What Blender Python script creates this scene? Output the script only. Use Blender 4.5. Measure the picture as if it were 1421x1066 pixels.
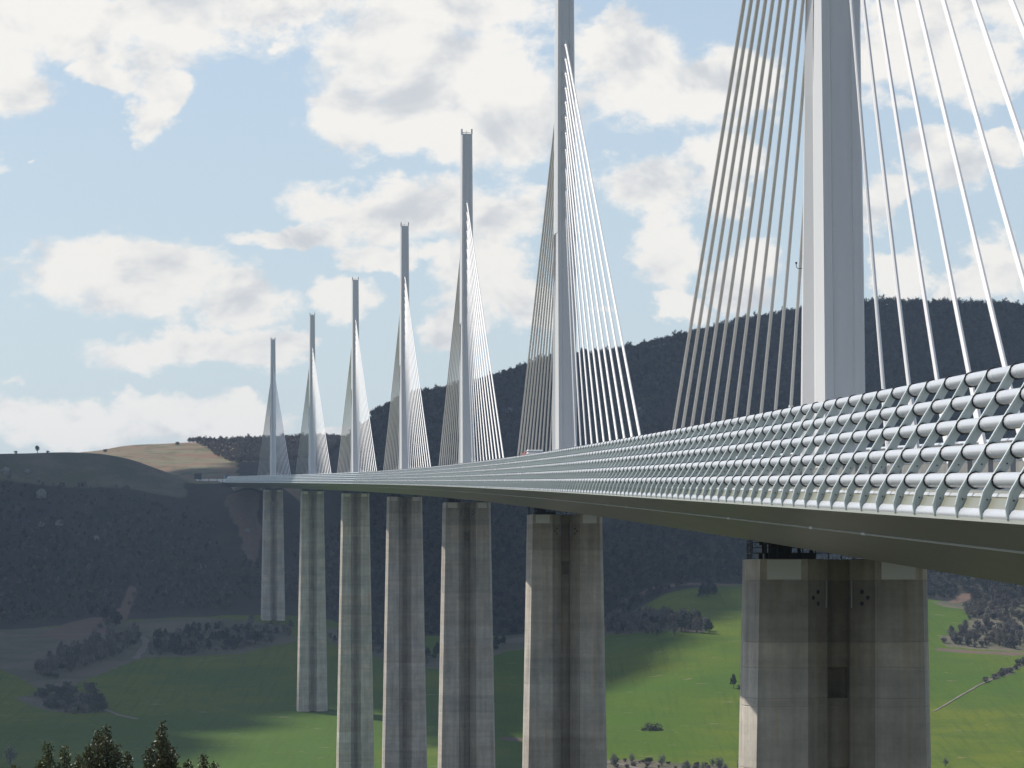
import bpy, bmesh, math, random
import numpy as np
from mathutils import Vector, Matrix

# ------------------------------------------------------------------ scene, camera, light
for o in list(bpy.data.objects):
    bpy.data.objects.remove(o)
scene = bpy.context.scene
COL = scene.collection
random.seed(7)
rng = np.random.default_rng(7)
R = math.radians

FOC, CX, HOR = 5200.0, 710.5, 825.0          # focal length, centre column and horizon row in photo pixels
cam = bpy.data.cameras.new("camera")
cam.sensor_width = 36.0
cam.lens = 36.0 * FOC / 1421.0
cam.shift_y = (HOR - 533.0) / 1421.0         # level camera with a rising front, so verticals stay vertical
cam.clip_start = 0.5
cam.clip_end = 60000.0
camo = bpy.data.objects.new("camera", cam)
camo.rotation_euler = (R(90), 0, 0)
COL.objects.link(camo)
scene.camera = camo

SUN = Vector((-0.50, 0.43, 0.75)).normalized()     # towards the sun: ahead, to the left and high
sl = bpy.data.lights.new("sun", 'SUN')
sl.energy = 5.0
sl.angle = R(0.53)
sl.color = (1.0, 0.95, 0.87)
so = bpy.data.objects.new("sun", sl)
so.rotation_euler = SUN.to_track_quat('Z', 'Y').to_euler()
COL.objects.link(so)

scene.view_settings.view_transform = 'Standard'
scene.view_settings.look = 'None'
scene.view_settings.exposure = 0.0
scene.view_settings.gamma = 1.0
scene.view_settings.use_curve_mapping = False
scene.render.engine = 'CYCLES'
scene.cycles.max_bounces = 4
scene.cycles.diffuse_bounces = 2
scene.cycles.glossy_bounces = 2
scene.cycles.transmission_bounces = 2
scene.cycles.volume_bounces = 0
scene.cycles.transparent_max_bounces = 8

# ------------------------------------------------------------------ sky (world)
SKY_STRENGTH = 0.10
world = bpy.data.worlds.new("World")
scene.world = world
world.use_nodes = True


class G:
    """tiny helper round a node tree"""
    def __init__(self, nt):
        self.nt = nt
        nt.nodes.clear()

    def n(self, kind, **kw):
        nd = self.nt.nodes.new(kind)
        for k, v in kw.items():
            setattr(nd, k, v)
        return nd

    def put(self, sock, v):
        if isinstance(v, bpy.types.NodeSocket):
            self.nt.links.new(v, sock)
        elif v is not None:
            sock.default_value = v

    def m(self, op, a, b=None, c=None, clamp=False):
        nd = self.n('ShaderNodeMath', operation=op, use_clamp=clamp)
        for i, v in enumerate((a, b, c)):
            if v is not None:
                self.put(nd.inputs[i], v)
        return nd.outputs[0]

    def mix(self, f, a, b, blend='MIX'):
        nd = self.n('ShaderNodeMix', data_type='RGBA', blend_type=blend)
        self.put(nd.inputs[0], f)
        self.put(nd.inputs[6], a if not isinstance(a, tuple) else (*a, 1) if len(a) == 3 else a)
        self.put(nd.inputs[7], b if not isinstance(b, tuple) else (*b, 1) if len(b) == 3 else b)
        return nd.outputs[2]

    def noise(self, vec, scale, detail=4, rough=0.55, dist=0.0):
        nd = self.n('ShaderNodeTexNoise')
        self.put(nd.inputs['Vector'], vec)
        nd.inputs['Scale'].default_value = scale
        nd.inputs['Detail'].default_value = detail
        nd.inputs['Roughness'].default_value = rough
        nd.inputs['Distortion'].default_value = dist
        return nd.outputs['Fac']

    def ramp(self, f, lo, hi, a=0.0, b=1.0, smooth=True):
        nd = self.n('ShaderNodeMapRange', interpolation_type='SMOOTHSTEP' if smooth else 'LINEAR')
        self.put(nd.inputs[0], f)
        for i, v in enumerate((lo, hi, a, b)):
            nd.inputs[i + 1].default_value = v
        return nd.outputs[0]

    def mapping(self, vec, scale=(1, 1, 1), loc=(0, 0, 0)):
        nd = self.n('ShaderNodeMapping')
        self.put(nd.inputs[0], vec)
        nd.inputs['Scale'].default_value = scale
        nd.inputs['Location'].default_value = loc
        return nd.outputs[0]


def build_sky():
    g = G(world.node_tree)
    sky = g.n('ShaderNodeTexSky', sky_type='NISHITA', sun_disc=False)
    sky.sun_elevation = math.asin(SUN.z)
    sky.sun_rotation = math.atan2(SUN.x, SUN.y)
    sky.altitude = 600
    sky.air_density = 1.0
    sky.dust_density = 1.2
    sky.ozone_density = 1.5
    tc = g.n('ShaderNodeTexCoord')
    sep = g.n('ShaderNodeSeparateXYZ')
    g.put(sep.inputs[0], tc.outputs['Generated'])
    x, y, z = sep.outputs
    az = g.m('ARCTAN2', x, y)
    el = g.m('ARCSINE', z)
    comb = g.n('ShaderNodeCombineXYZ')
    g.put(comb.inputs[0], az)
    g.put(comb.inputs[1], g.m('MULTIPLY', el, 1.35))
    q = comb.outputs[0]
    # wobble of the outlines
    w = g.n('ShaderNodeTexNoise')
    g.put(w.inputs['Vector'], q)
    w.inputs['Scale'].default_value = 42
    w.inputs['Detail'].default_value = 5
    w.inputs['Roughness'].default_value = 0.6
    wsep = g.n('ShaderNodeSeparateColor')
    g.put(wsep.inputs[0], w.outputs['Color'])
    wa = g.m('MULTIPLY_ADD', g.m('SUBTRACT', wsep.outputs[0], 0.5), 0.030, az)
    we = g.m('MULTIPLY_ADD', g.m('SUBTRACT', wsep.outputs[1], 0.5), 0.022, el)
    blobs = [  # cumulus masses: azimuth / elevation centre and half sizes, in 1/5200 rad steps
        (70, 45, 330, 62), (0, 120, 80, 60), (330, 20, 260, 38), (150, 118, 52, 26), (214, 138, 46, 62), (365, 66, 16, 12),
        (18, 238, 26, 18), (70, 240, 16, 8),
        (590, 95, 175, 95), (700, 150, 120, 110), (480, 170, 70, 48), (600, 195, 150, 36), (640, 20, 180, 40),
        (180, 385, 165, 58), (95, 375, 75, 50), (330, 425, 85, 42), (250, 478, 130, 32), (360, 480, 60, 40),
        (520, 298, 130, 48), (650, 290, 110, 50), (395, 338, 85, 20), (560, 350, 110, 22),
        (160, 588, 190, 36), (30, 575, 80, 36), (330, 582, 80, 28), (10, 525, 30, 12), (210, 565, 60, 28),
        (665, 380, 75, 65), (640, 450, 65, 36), (720, 430, 55, 55), (605, 410, 40, 26), (470, 410, 50, 34), (400, 478, 48, 20),
        (880, 110, 100, 78), (985, 130, 110, 62), (870, 60, 55, 40),
        (905, 262, 85, 52), (925, 350, 60, 58), (1010, 230, 60, 60), (950, 425, 45, 26), (1040, 390, 60, 50), (850, 425, 30, 12),
        (1260, 60, 130, 75), (1340, 110, 90, 52), (1390, 30, 90, 60), (1230, 150, 40, 40),
        (1310, 235, 80, 42), (1225, 285, 45, 46), (1395, 215, 50, 26),
        (1395, 372, 60, 48), (1245, 385, 45, 40), (1330, 405, 60, 26),
        (590, 612, 40, 16), (470, 600, 50, 14)]
    wc = g.n('ShaderNodeCombineXYZ')
    g.put(wc.inputs[0], wa)
    g.put(wc.inputs[1], we)
    E = None
    for (bx, by, rx, ry) in blobs:
        k = 1.03 if rx > 45 else 0.9
        sx, sy = FOC / rx / k, FOC / ry / k
        ma = g.n('ShaderNodeVectorMath', operation='MULTIPLY_ADD')
        g.put(ma.inputs[0], wc.outputs[0])
        ma.inputs[1].default_value = (sx, sy, 0)
        ma.inputs[2].default_value = (-(bx - CX) / FOC * sx, -(HOR - by) / FOC * sy, 0)
        dt = g.n('ShaderNodeVectorMath', operation='DOT_PRODUCT')
        g.put(dt.inputs[0], ma.outputs[0])
        g.put(dt.inputs[1], ma.outputs[0])
        r2 = dt.outputs['Value']
        if rx < 45:
            r2 = g.m('ADD', r2, 0.5)
        E = r2 if E is None else g.m('SMOOTH_MIN', E, r2, 0.35)
    E = g.m('SUBTRACT', 1.0, E)
    E = g.m('MAXIMUM', E, -1.0)
    # away from the part of the sky in view the same kind of scattered cumulus goes on
    big = g.noise(q, 9.0, 3, 0.5)
    other = g.ramp(big, 0.47, 0.68, -1.0, 1.0, False)
    side = g.ramp(g.m('ABSOLUTE', az), 0.14, 0.20)
    up = g.ramp(el, 0.16, 0.22)
    away = g.m('MAXIMUM', side, up)
    E = g.m('ADD', g.m('MULTIPLY', E, g.m('SUBTRACT', 1.0, away)), g.m('MULTIPLY', other, away))
    nz = g.noise(q, 58.0, 9, 0.63, 0.15)
    lo = g.n('ShaderNodeVectorMath', operation='ADD')
    g.put(lo.inputs[0], q)
    lo.inputs[1].default_value = (-0.0045, 0.0100, 0)
    body = g.noise(q, 26.0, 5, 0.55, 0.3)
    body2 = g.noise(lo.outputs[0], 26.0, 5, 0.55, 0.3)
    dens = g.m('ADD', E, g.m('MULTIPLY', g.m('SUBTRACT', nz, 0.5), 2.7))
    cover = g.ramp(dens, -0.12, 0.64)
    thick = g.ramp(dens, 0.3, 1.5)
    light = g.m('MULTIPLY_ADD', g.m('SUBTRACT', body, body2), 3.0, 0.68)
    light = g.m('ADD', light, g.m('MULTIPLY', g.m('SUBTRACT', nz, 0.5), 0.55))
    light = g.m('SUBTRACT', light, g.m('MULTIPLY', thick, 0.10))
    bright = (0.985, 0.95, 0.89)
    shade = (0.655, 0.675, 0.70)
    ccol = g.mix(g.ramp(light, 0.10, 0.78), shade, bright)
    vs = g.n('ShaderNodeVectorMath', operation='SCALE')
    g.put(vs.inputs[0], sky.outputs[0])
    vs.inputs[3].default_value = SKY_STRENGTH
    veil = g.mix(g.ramp(el, 0.0, 0.45, 0.50, 0.0), vs.outputs[0], (0.72, 0.83, 0.93))
    above = g.ramp(el, -0.02, 0.0)
    col = g.mix(g.m('MULTIPLY', g.m('MULTIPLY', cover, 0.96), above), veil, ccol)
    bg = g.n('ShaderNodeBackground')
    g.put(bg.inputs[0], col)
    bg.inputs[1].default_value = 1.0
    out = g.n('ShaderNodeOutputWorld')
    g.nt.links.new(bg.outputs[0], out.inputs[0])


build_sky()
world.cycles.sampling_method = 'MANUAL'
world.cycles.sample_map_resolution = 512


# ------------------------------------------------------------------ helpers
def link(o):
    COL.objects.link(o)
    return o


def tag(o, label=None, cat=None, group=None, kind=None):
    for k, v in (('label', label), ('category', cat), ('group', group), ('kind', kind)):
        if v:
            o[k] = v
    return o


def empty(name, loc, label=None, cat=None, group=None, rz=0.0):
    o = bpy.data.objects.new(name, None)
    o.location = loc
    o.rotation_euler = (0, 0, rz)
    o.empty_display_size = 1.0
    link(o)
    return tag(o, label, cat, group)


class MB:
    """collects vertices and faces, then becomes one mesh"""
    def __init__(self):
        self.v, self.f, self.mi, self.cur = [], [], [], 0

    def quadstrip(self, rings, closed=True, cap=True):
        base = len(self.v)
        n = len(rings[0])
        for r in rings:
            self.v.extend(r)
        for i in range(len(rings) - 1):
            for j in range(n if closed else n - 1):
                k = (j + 1) % n
                self.f.append((base + i * n + j, base + i * n + k, base + (i + 1) * n + k, base + (i + 1) * n + j))
                self.mi.append(self.cur)
        if cap:
            self.f.append(tuple(base + j for j in reversed(range(n))))
            self.mi.append(self.cur)
            e = base + (len(rings) - 1) * n
            self.f.append(tuple(e + j for j in range(n)))
            self.mi.append(self.cur)

    def box(self, x0, x1, y0, y1, z0, z1):
        self.quadstrip([[(x0, y0, z), (x1, y0, z), (x1, y1, z), (x0, y1, z)] for z in (z0, z1)])

    def tube(self, pts, rads, n=8, cap=True):
        rings = []
        for i, p in enumerate(pts):
            p = Vector(p)
            a = Vector(pts[max(i - 1, 0)])
            b = Vector(pts[min(i + 1, len(pts) - 1)])
            t = (b - a).normalized()
            ref = Vector((1, 0, 0)) if abs(t.x) < 0.8 else Vector((0, 1, 0))
            e1 = t.cross(ref).normalized()
            e2 = t.cross(e1).normalized()
            r = rads[i] if hasattr(rads, '__len__') else rads
            rings.append([tuple(p + e1 * (r * math.cos(2 * math.pi * k / n)) + e2 * (-r * math.sin(2 * math.pi * k / n))) for k in range(n)])
        self.quadstrip(rings, True, cap)

    def mesh(self, name, mats, smooth=None):
        me = bpy.data.meshes.new(name)
        me.from_pydata(self.v, [], self.f)
        for m in (mats if isinstance(mats, (list, tuple)) else [mats]):
            me.materials.append(m)
        if any(self.mi):
            me.polygons.foreach_set('material_index', self.mi)
        bm = bmesh.new()
        bm.from_mesh(me)
        bmesh.ops.recalc_face_normals(bm, faces=bm.faces)
        bm.to_mesh(me)
        bm.free()
        if smooth is not None:
            me.polygons.foreach_set('use_smooth', [True] * len(me.polygons))
            try:
                me.set_sharp_from_angle(angle=R(smooth))
            except Exception:
                pass
        me.update()
        return me

    def obj(self, name, mats, parent=None, loc=(0, 0, 0), rot=(0, 0, 0), smooth=None):
        return ob(name, self.mesh(name, mats, smooth), parent, loc, rot)


def ob(name, me, parent=None, loc=(0, 0, 0), rot=(0, 0, 0), scale=None):
    o = bpy.data.objects.new(name, me)
    o.location = loc
    o.rotation_euler = rot
    if scale is not None:
        o.scale = scale
    if parent is not None:
        o.parent = parent
    return link(o)


def mesh_np(name, v, f, mat, smooth=False):
    me = bpy.data.meshes.new(name)
    v = np.asarray(v, np.float32)
    f = np.asarray(f, np.int32)
    k = f.shape[1]
    me.vertices.add(len(v))
    me.vertices.foreach_set('co', v.ravel())
    me.loops.add(f.size)
    me.loops.foreach_set('vertex_index', f.ravel())
    me.polygons.add(len(f))
    me.polygons.foreach_set('loop_start', np.arange(0, f.size, k, dtype=np.int32))
    if smooth:
        me.polygons.foreach_set('use_smooth', np.ones(len(f), bool))
    for m in (mat if isinstance(mat, (list, tuple)) else [mat]):
        me.materials.append(m)
    me.update(calc_edges=True)
    return me


# ------------------------------------------------------------------ materials
def new_mat(name):
    m = bpy.data.materials.new(name)
    m.use_nodes = True
    g = G(m.node_tree)
    out = g.n('ShaderNodeOutputMaterial')
    p = g.n('ShaderNodeBsdfPrincipled')
    g.nt.links.new(p.outputs[0], out.inputs[0])
    return m, g, p, out


def paint(name, col, rough=0.4, var=0.06, scale=0.6, spec=0.5, metal=0.0, streak=0.0):
    m, g, p, out = new_mat(name)
    tc = g.n('ShaderNodeTexCoord').outputs['Object']
    n1 = g.noise(tc, scale, 5)
    f = g.m('MULTIPLY_ADD', g.m('SUBTRACT', n1, 0.5), var * 4, 1.0)
    if streak:
        n2 = g.noise(g.mapping(tc, (2.2, 2.2, 0.12)), 1.0, 5)
        f = g.m('MULTIPLY', f, g.m('MULTIPLY_ADD', g.m('SUBTRACT', n2, 0.5), streak * 4, 1.0))
    sc = g.n('ShaderNodeVectorMath', operation='SCALE')
    sc.inputs[0].default_value = col
    g.put(sc.inputs[3], f)
    g.put(p.inputs['Base Color'], sc.outputs[0])
    g.put(p.inputs['Roughness'], g.m('MULTIPLY_ADD', n1, 0.15, rough - 0.07))
    p.inputs['Metallic'].default_value = metal
    p.inputs['Specular IOR Level'].default_value = spec
    return m


M = {}
M['steel'] = paint('pylon_paint', (0.78, 0.765, 0.75), 0.42, 0.02, 0.25, streak=0.03)
M['girder'] = paint('girder_paint', (0.26, 0.255, 0.18), 0.30, 0.06, 0.12)
M['stay'] = paint('stay_sheath', (0.92, 0.885, 0.845), 0.45, 0.015, 0.05)
M['rail'] = paint('screen_rail', (0.60, 0.61, 0.635), 0.26, 0.02, 0.5)
M['rib'] = paint('screen_rib', (0.64, 0.71, 0.68), 0.42, 0.03, 0.8)
M['collar'] = paint('rubber_collar', (0.02, 0.02, 0.022), 0.6, 0.02)
M['plate'] = paint('bearing_plate', (0.82, 0.80, 0.74), 0.5, 0.04, 0.8)
M['dark'] = paint('dark_metal', (0.035, 0.037, 0.04), 0.55, 0.03)
M['asphalt'] = paint('asphalt', (0.17, 0.168, 0.16), 0.9, 0.08, 0.8)
M['white'] = paint('white_paint', (0.78, 0.78, 0.76), 0.45, 0.03)
M['red'] = paint('red_paint', (0.42, 0.07, 0.05), 0.35, 0.03)
M['blue'] = paint('blue_paint', (0.05, 0.09, 0.2), 0.35, 0.03)
M['tyre'] = paint('tyre', (0.02, 0.02, 0.02), 0.8, 0.03)
M['glass'] = paint('windscreen', (0.03, 0.04, 0.05), 0.08, 0.01)
M['galv'] = paint('galvanised', (0.45, 0.46, 0.47), 0.45, 0.06, 2.0)


def concrete(name, col, amount=1.0):
    m, g, p, out = new_mat(name)
    geo = g.n('ShaderNodeNewGeometry')
    pos = geo.outputs['Position']
    info = g.n('ShaderNodeObjectInfo')
    fine = g.noise(pos, 1.9, 8, 0.65)
    streak = g.noise(g.mapping(pos, (1.1, 1.1, 0.045)), 1.0, 6, 0.6)
    hor = g.noise(g.mapping(pos, (0.05, 0.05, 0.9)), 1.0, 5, 0.6)
    blot = g.noise(g.mapping(pos, (0.28, 0.28, 0.2)), 1.0, 5, 0.6)
    # board joints of the formwork
    tc = g.n('ShaderNodeTexCoord').outputs['Object']
    sx = g.n('ShaderNodeSeparateXYZ')
    g.put(sx.inputs[0], tc)
    fr = g.m('FRACT', g.m('MULTIPLY', g.m('ADD', sx.outputs[0], 40.0), 0.72))
    joint = g.m('SUBTRACT', 1.0, g.ramp(g.m('ABSOLUTE', g.m('SUBTRACT', fr, 0.5)), 0.0, 0.035))
    f = g.m('MULTIPLY_ADD', g.m('SUBTRACT', fine, 0.5), 0.42 * amount, 1.0)
    f = g.m('MULTIPLY', f, g.m('MULTIPLY_ADD', g.m('SUBTRACT', streak, 0.5), 0.85 * amount, 1.0))
    f = g.m('MULTIPLY', f, g.m('MULTIPLY_ADD', g.m('SUBTRACT', hor, 0.5), 0.65 * amount, 1.0))
    f = g.m('MULTIPLY', f, g.m('MULTIPLY_ADD', g.m('SUBTRACT', blot, 0.5), 0.9 * amount, 1.0))
    f = g.m('MULTIPLY', f, g.m('SUBTRACT', 1.0, g.m('MULTIPLY', joint, 0.10)))
    sc = g.n('ShaderNodeVectorMath', operation='SCALE')
    warm = g.mix(g.ramp(g.noise(g.mapping(pos, (0.8, 0.8, 0.05), (9, 4, 2)), 1.0, 4), 0.55, 0.72, 0.0, 0.55), col, (col[0] * 0.95, col[1] * 0.82, col[2] * 0.62))
    g.put(sc.inputs[0], g.mix(1.0, warm, info.outputs['Color'], 'MULTIPLY'))
    g.put(sc.inputs[3], f)
    g.put(p.inputs['Base Color'], sc.outputs[0])
    p.inputs['Roughness'].default_value = 0.88
    bp = g.n('ShaderNodeBump')
    bp.inputs['Strength'].default_value = 0.25
    bp.inputs['Distance'].default_value = 0.05
    g.put(bp.inputs['Height'], g.m('ADD', fine, g.m('MULTIPLY', joint, -0.6)))
    g.put(p.inputs['Normal'], bp.outputs[0])
    return m


M['concrete'] = concrete('pier_concrete', (0.50, 0.445, 0.375))


M['concrete_shade'] = concrete('recess_shade_concrete', (0.36, 0.315, 0.255))  # same concrete, darkened: the shade of the pier recess is put into its colour


def foliage(name, col, var=0.35, rough=0.7, spec=0.3, trans=0.25):
    m, g, p, out = new_mat(name)
    geo = g.n('ShaderNodeNewGeometry')
    info = g.n('ShaderNodeObjectInfo')
    r1 = geo.outputs['Random Per Island']
    f = g.m('ADD', g.m('MULTIPLY', g.m('SUBTRACT', r1, 0.5), var * 1.6), g.m('MULTIPLY_ADD', g.m('SUBTRACT', info.outputs['Random'], 0.5), var * 1.4, 1.0))
    hue = g.n('ShaderNodeHueSaturation')
    hue.inputs['Color'].default_value = (*col, 1)
    g.put(hue.inputs['Hue'], g.m('MULTIPLY_ADD', g.m('SUBTRACT', info.outputs['Random'], 0.5), 0.05, 0.5))
    g.put(hue.inputs['Value'], f)
    g.put(p.inputs['Base Color'], hue.outputs[0])
    p.inputs['Roughness'].default_value = rough
    p.inputs['Specular IOR Level'].default_value = spec
    tr = g.n('ShaderNodeBsdfTranslucent')
    g.put(tr.inputs[0], hue.outputs[0])
    mx = g.n('ShaderNodeMixShader')
    mx.inputs[0].default_value = trans
    g.nt.links.new(p.outputs[0], mx.inputs[1])
    g.nt.links.new(tr.outputs[0], mx.inputs[2])
    g.nt.links.new(mx.outputs[0], out.inputs[0])
    return m


M['pine'] = foliage('pine_needles', (0.028, 0.038, 0.026), 0.8)
M['bare'] = foliage('bare_twigs', (0.062, 0.053, 0.047), 0.8)
M['twig'] = foliage('hedge_twigs', (0.175, 0.155, 0.130), 0.45)
M['grey'] = foliage('grey_twigs', (0.115, 0.10, 0.092), 0.3)
M['bush'] = foliage('bush_leaves', (0.078, 0.082, 0.052))
M['pale'] = foliage('pale_leaves', (0.22, 0.24, 0.17))
M['oak'] = foliage('holm_oak_leaves', (0.085, 0.088, 0.032), 0.5, 0.48, 0.5, 0.15)
M['bark'] = paint('bark', (0.07, 0.055, 0.045), 0.9, 0.1, 2.0)
M['rock'] = concrete('limestone', (0.20, 0.20, 0.19))


def ground_mat():
    m, g, p, out = new_mat('ground')
    geo = g.n('ShaderNodeNewGeometry')
    pos = geo.outputs['Position']
    at = g.n('ShaderNodeAttribute', attribute_name='cover')
    sp = g.n('ShaderNodeSeparateColor')
    g.put(sp.inputs[0], at.outputs['Color'])
    scrub, soil, dry = sp.outputs
    n_big = g.noise(pos, 0.006, 4)
    n_mid = g.noise(pos, 0.035, 6, 0.6)
    n_fine = g.noise(pos, 0.5, 5, 0.65)
    mp = g.n('ShaderNodeMapping')
    g.put(mp.inputs[0], pos)
    mp.inputs['Rotation'].default_value = (0, 0, 0.5)
    mp.inputs['Scale'].default_value = (0.30, 0.010, 0.0)
    rows = g.noise(mp.outputs[0], 1.0, 3, 0.6)
    grass = g.mix(g.ramp(n_big, 0.38, 0.64), (0.062, 0.116, 0.006), (0.112, 0.142, 0.008))
    grass = g.mix(g.ramp(n_mid, 0.40, 0.70, 0.0, 0.6), grass, (0.052, 0.100, 0.010))
    grass = g.mix(g.ramp(rows, 0.50, 0.66, 0.0, 0.42), grass, (0.046, 0.084, 0.005))
    bare = g.ramp(g.noise(g.mapping(pos, (0.055, 0.10, 0.0), (3.1, 1.7, 0)), 1.0, 5, 0.62), 0.635, 0.68, 0.0, 0.7)
    grass = g.mix(bare, grass, (0.22, 0.19, 0.12))
    sc = g.mix(g.ramp(n_mid, 0.35, 0.65), (0.088, 0.092, 0.054), (0.145, 0.125, 0.090))
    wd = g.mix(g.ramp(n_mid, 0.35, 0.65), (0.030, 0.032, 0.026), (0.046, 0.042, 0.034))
    so_ = g.mix(g.ramp(n_mid, 0.3, 0.7), (0.165, 0.105, 0.080), (0.125, 0.10, 0.075))
    dr = g.mix(g.ramp(g.noise(pos, 0.03, 6, 0.62), 0.42, 0.58), (0.185, 0.165, 0.105), (0.20, 0.125, 0.082))
    dr = g.mix(g.ramp(g.noise(pos, 0.06, 5, 0.6), 0.52, 0.62), dr, (0.11, 0.115, 0.062))
    edge = g.m('MULTIPLY', g.m('SUBTRACT', n_mid, 0.5), 0.9)
    c = g.mix(g.ramp(g.m('ADD', dry, edge), 0.35, 0.65), grass, dr)
    c = g.mix(g.ramp(g.m('ADD', scrub, edge), 0.35, 0.65), c, sc)
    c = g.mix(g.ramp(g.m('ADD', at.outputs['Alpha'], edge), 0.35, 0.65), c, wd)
    c = g.mix(g.ramp(g.m('ADD', soil, edge), 0.40, 0.70), c, so_)
    scl = g.n('ShaderNodeVectorMath', operation='SCALE')
    g.put(scl.inputs[0], c)
    g.put(scl.inputs[3], g.m('MULTIPLY_ADD', g.m('SUBTRACT', n_fine, 0.5), 0.75, 1.0))
    g.put(p.inputs['Base Color'], scl.outputs[0])
    p.inputs['Roughness'].default_value = 0.95
    p.inputs['Specular IOR Level'].default_value = 0.1
    return m


M['ground'] = ground_mat()
M['track'] = paint('pale_track', (0.17, 0.145, 0.11), 0.95, 0.1, 0.2)


# ------------------------------------------------------------------ the lie of the land
D_ROWS = np.array([1500, 1628, 1750, 1850, 1973, 2100, 2200, 2314, 2400, 2520, 2545, 2620, 2750, 2900, 3000, 3150, 3300, 3600, 5000.])
FLD = [1135, 1095, 1055, 1025, 985, 942, 905]


def hill_col(y0, crest):
    fr = [0.0, 0.16, 0.21, 0.36, 0.60, 0.87, 1.0]
    a = [y0 + 26 * (y0 < 850) + 14 * (y0 >= 850), y0] + [y0 + (crest - y0) * f for f in fr[1:]]
    for d in (3150, 3300, 3600, 5000):
        a.append(HOR - (HOR - crest - 6) * 3000 / d)
    return a


COLS = {
    -200: FLD + [873, 826, 735, 715, 650, 641, 646, 651, 645, 640, 650, 700],
    0: FLD + [869, 820, 716, 690, 626, 634, 648, 650, 642, 634, 645, 700],
    60: FLD + [866, 817, 714, 690, 628, 636, 649, 650, 640, 631, 645, 700],
    130: FLD + [862, 813, 712, 692, 633, 641, 654, 650, 635, 626, 645, 700],
    180: FLD + [860, 811, 714, 696, 644, 651, 660, 652, 633, 618, 645, 700],
    230: FLD + [858, 810, 716, 700, 656, 662, 663, 653, 633, 616, 645, 700],
    270: FLD + [857, 809, 714, 700, 668, 668, 663, 652, 633, 614, 645, 700],
    345: FLD + [857, 808, 700, 672, 669, 668, 662, 650, 632, 613, 645, 700],
    385: FLD + [858, 812, 735, 690, 671, 668, 660, 648, 630, 612, 645, 700],
    450: FLD + [864, 830, 775, 760, 718, 672, 655, 645, 627, 610, 645, 700],
    500: FLD + hill_col(860, 590),
    540: FLD + hill_col(864, 566),
    600: FLD + hill_col(868, 549),
    690: FLD + hill_col(868, 527),
    760: FLD + hill_col(862, 503),
    860: [1135, 1095, 1055, 1022, 980, 935, 896] + hill_col(842, 486),
    960: [1135, 1095, 1055, 1020, 975, 926, 884] + hill_col(814, 466),
    1108: [1135, 1095, 1055, 1020, 975, 924, 882] + hill_col(812, 439),
    1200: [1135, 1095, 1055, 1020, 975, 926, 886] + hill_col(818, 430),
    1300: [1135, 1095, 1055, 1020, 976, 930, 893] + hill_col(832, 428),
    1421: [1135, 1095, 1055, 1020, 978, 934, 898] + hill_col(842, 429),
    1700: [1135, 1095, 1055, 1020, 980, 938, 902] + hill_col(848, 424),
}
PX = np.array(sorted(COLS), float)
TAB = np.array([COLS[int(p)] for p in PX])
GPX = np.arange(-200, 1701, 10.0)
GD = np.arange(1500, 5001, 10.0)


def pchip(x, y, xn):
    h = np.diff(x)
    s = np.diff(y) / h
    m = np.zeros_like(y)
    m[1:-1] = np.where(s[:-1] * s[1:] > 0, 2 * s[:-1] * s[1:] / np.where(np.abs(s[:-1] + s[1:]) < 1e-9, 1e-9, s[:-1] + s[1:]), 0)
    m[0], m[-1] = s[0], s[-1]
    i = np.clip(np.searchsorted(x, xn) - 1, 0, len(x) - 2)
    t = (xn - x[i]) / h[i]
    return (y[i] * (2 * t**3 - 3 * t**2 + 1) + m[i] * h[i] * (t**3 - 2 * t**2 + t) + y[i + 1] * (-2 * t**3 + 3 * t**2) + m[i + 1] * h[i] * (t**3 - t**2))


tmp = np.array([pchip(D_ROWS, r, GD) for r in TAB])
GRID = np.array([pchip(PX, tmp[:, j], GPX) for j in range(len(GD))]).T


def blur(a, n, axis):
    k = np.exp(-np.linspace(-2, 2, 2 * n + 1)**2)
    k /= k.sum()
    pad = [(0, 0), (0, 0)]
    pad[axis] = (n, n)
    b = np.pad(a, pad, mode='edge')
    return np.apply_along_axis(lambda r: np.convolve(r, k, 'valid'), axis, b)


GZ = (HOR - GRID) / FOC * GD[None, :]
GZ = blur(blur(GZ, 2, 0), 2, 1)

AX_D = np.array([-6000, -600, -100, 0, 20, 40, 60, 100, 180, 260, 420, 602, 700, 944, 1285, 1500.])
AX_Z = np.array([30, 5, -1.5, -1.75, -2.4, -5.5, -10, -26, -60, -93, -170, -233, -236, -198, -112, -91.])


def vnoise(x, y, s, seed=0):
    """smooth value noise, -1..1"""
    x = np.asarray(x) / s
    y = np.asarray(y) / s
    xi, yi = np.floor(x).astype(np.int64), np.floor(y).astype(np.int64)
    fx, fy = x - xi, y - yi
    fx, fy = fx * fx * (3 - 2 * fx), fy * fy * (3 - 2 * fy)

    def h(a, b):
        n = (a * 374761393 + b * 668265263 + seed * 974711) & 0x7fffffff
        n = ((n ^ (n >> 13)) * 1274126177) & 0x7fffffff
        return ((n ^ (n >> 16)) & 0xffff) / 32767.5 - 1
    return ((h(xi, yi) * (1 - fx) + h(xi + 1, yi) * fx) * (1 - fy) + (h(xi, yi + 1) * (1 - fx) + h(xi + 1, yi + 1) * fx) * fy)


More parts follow.
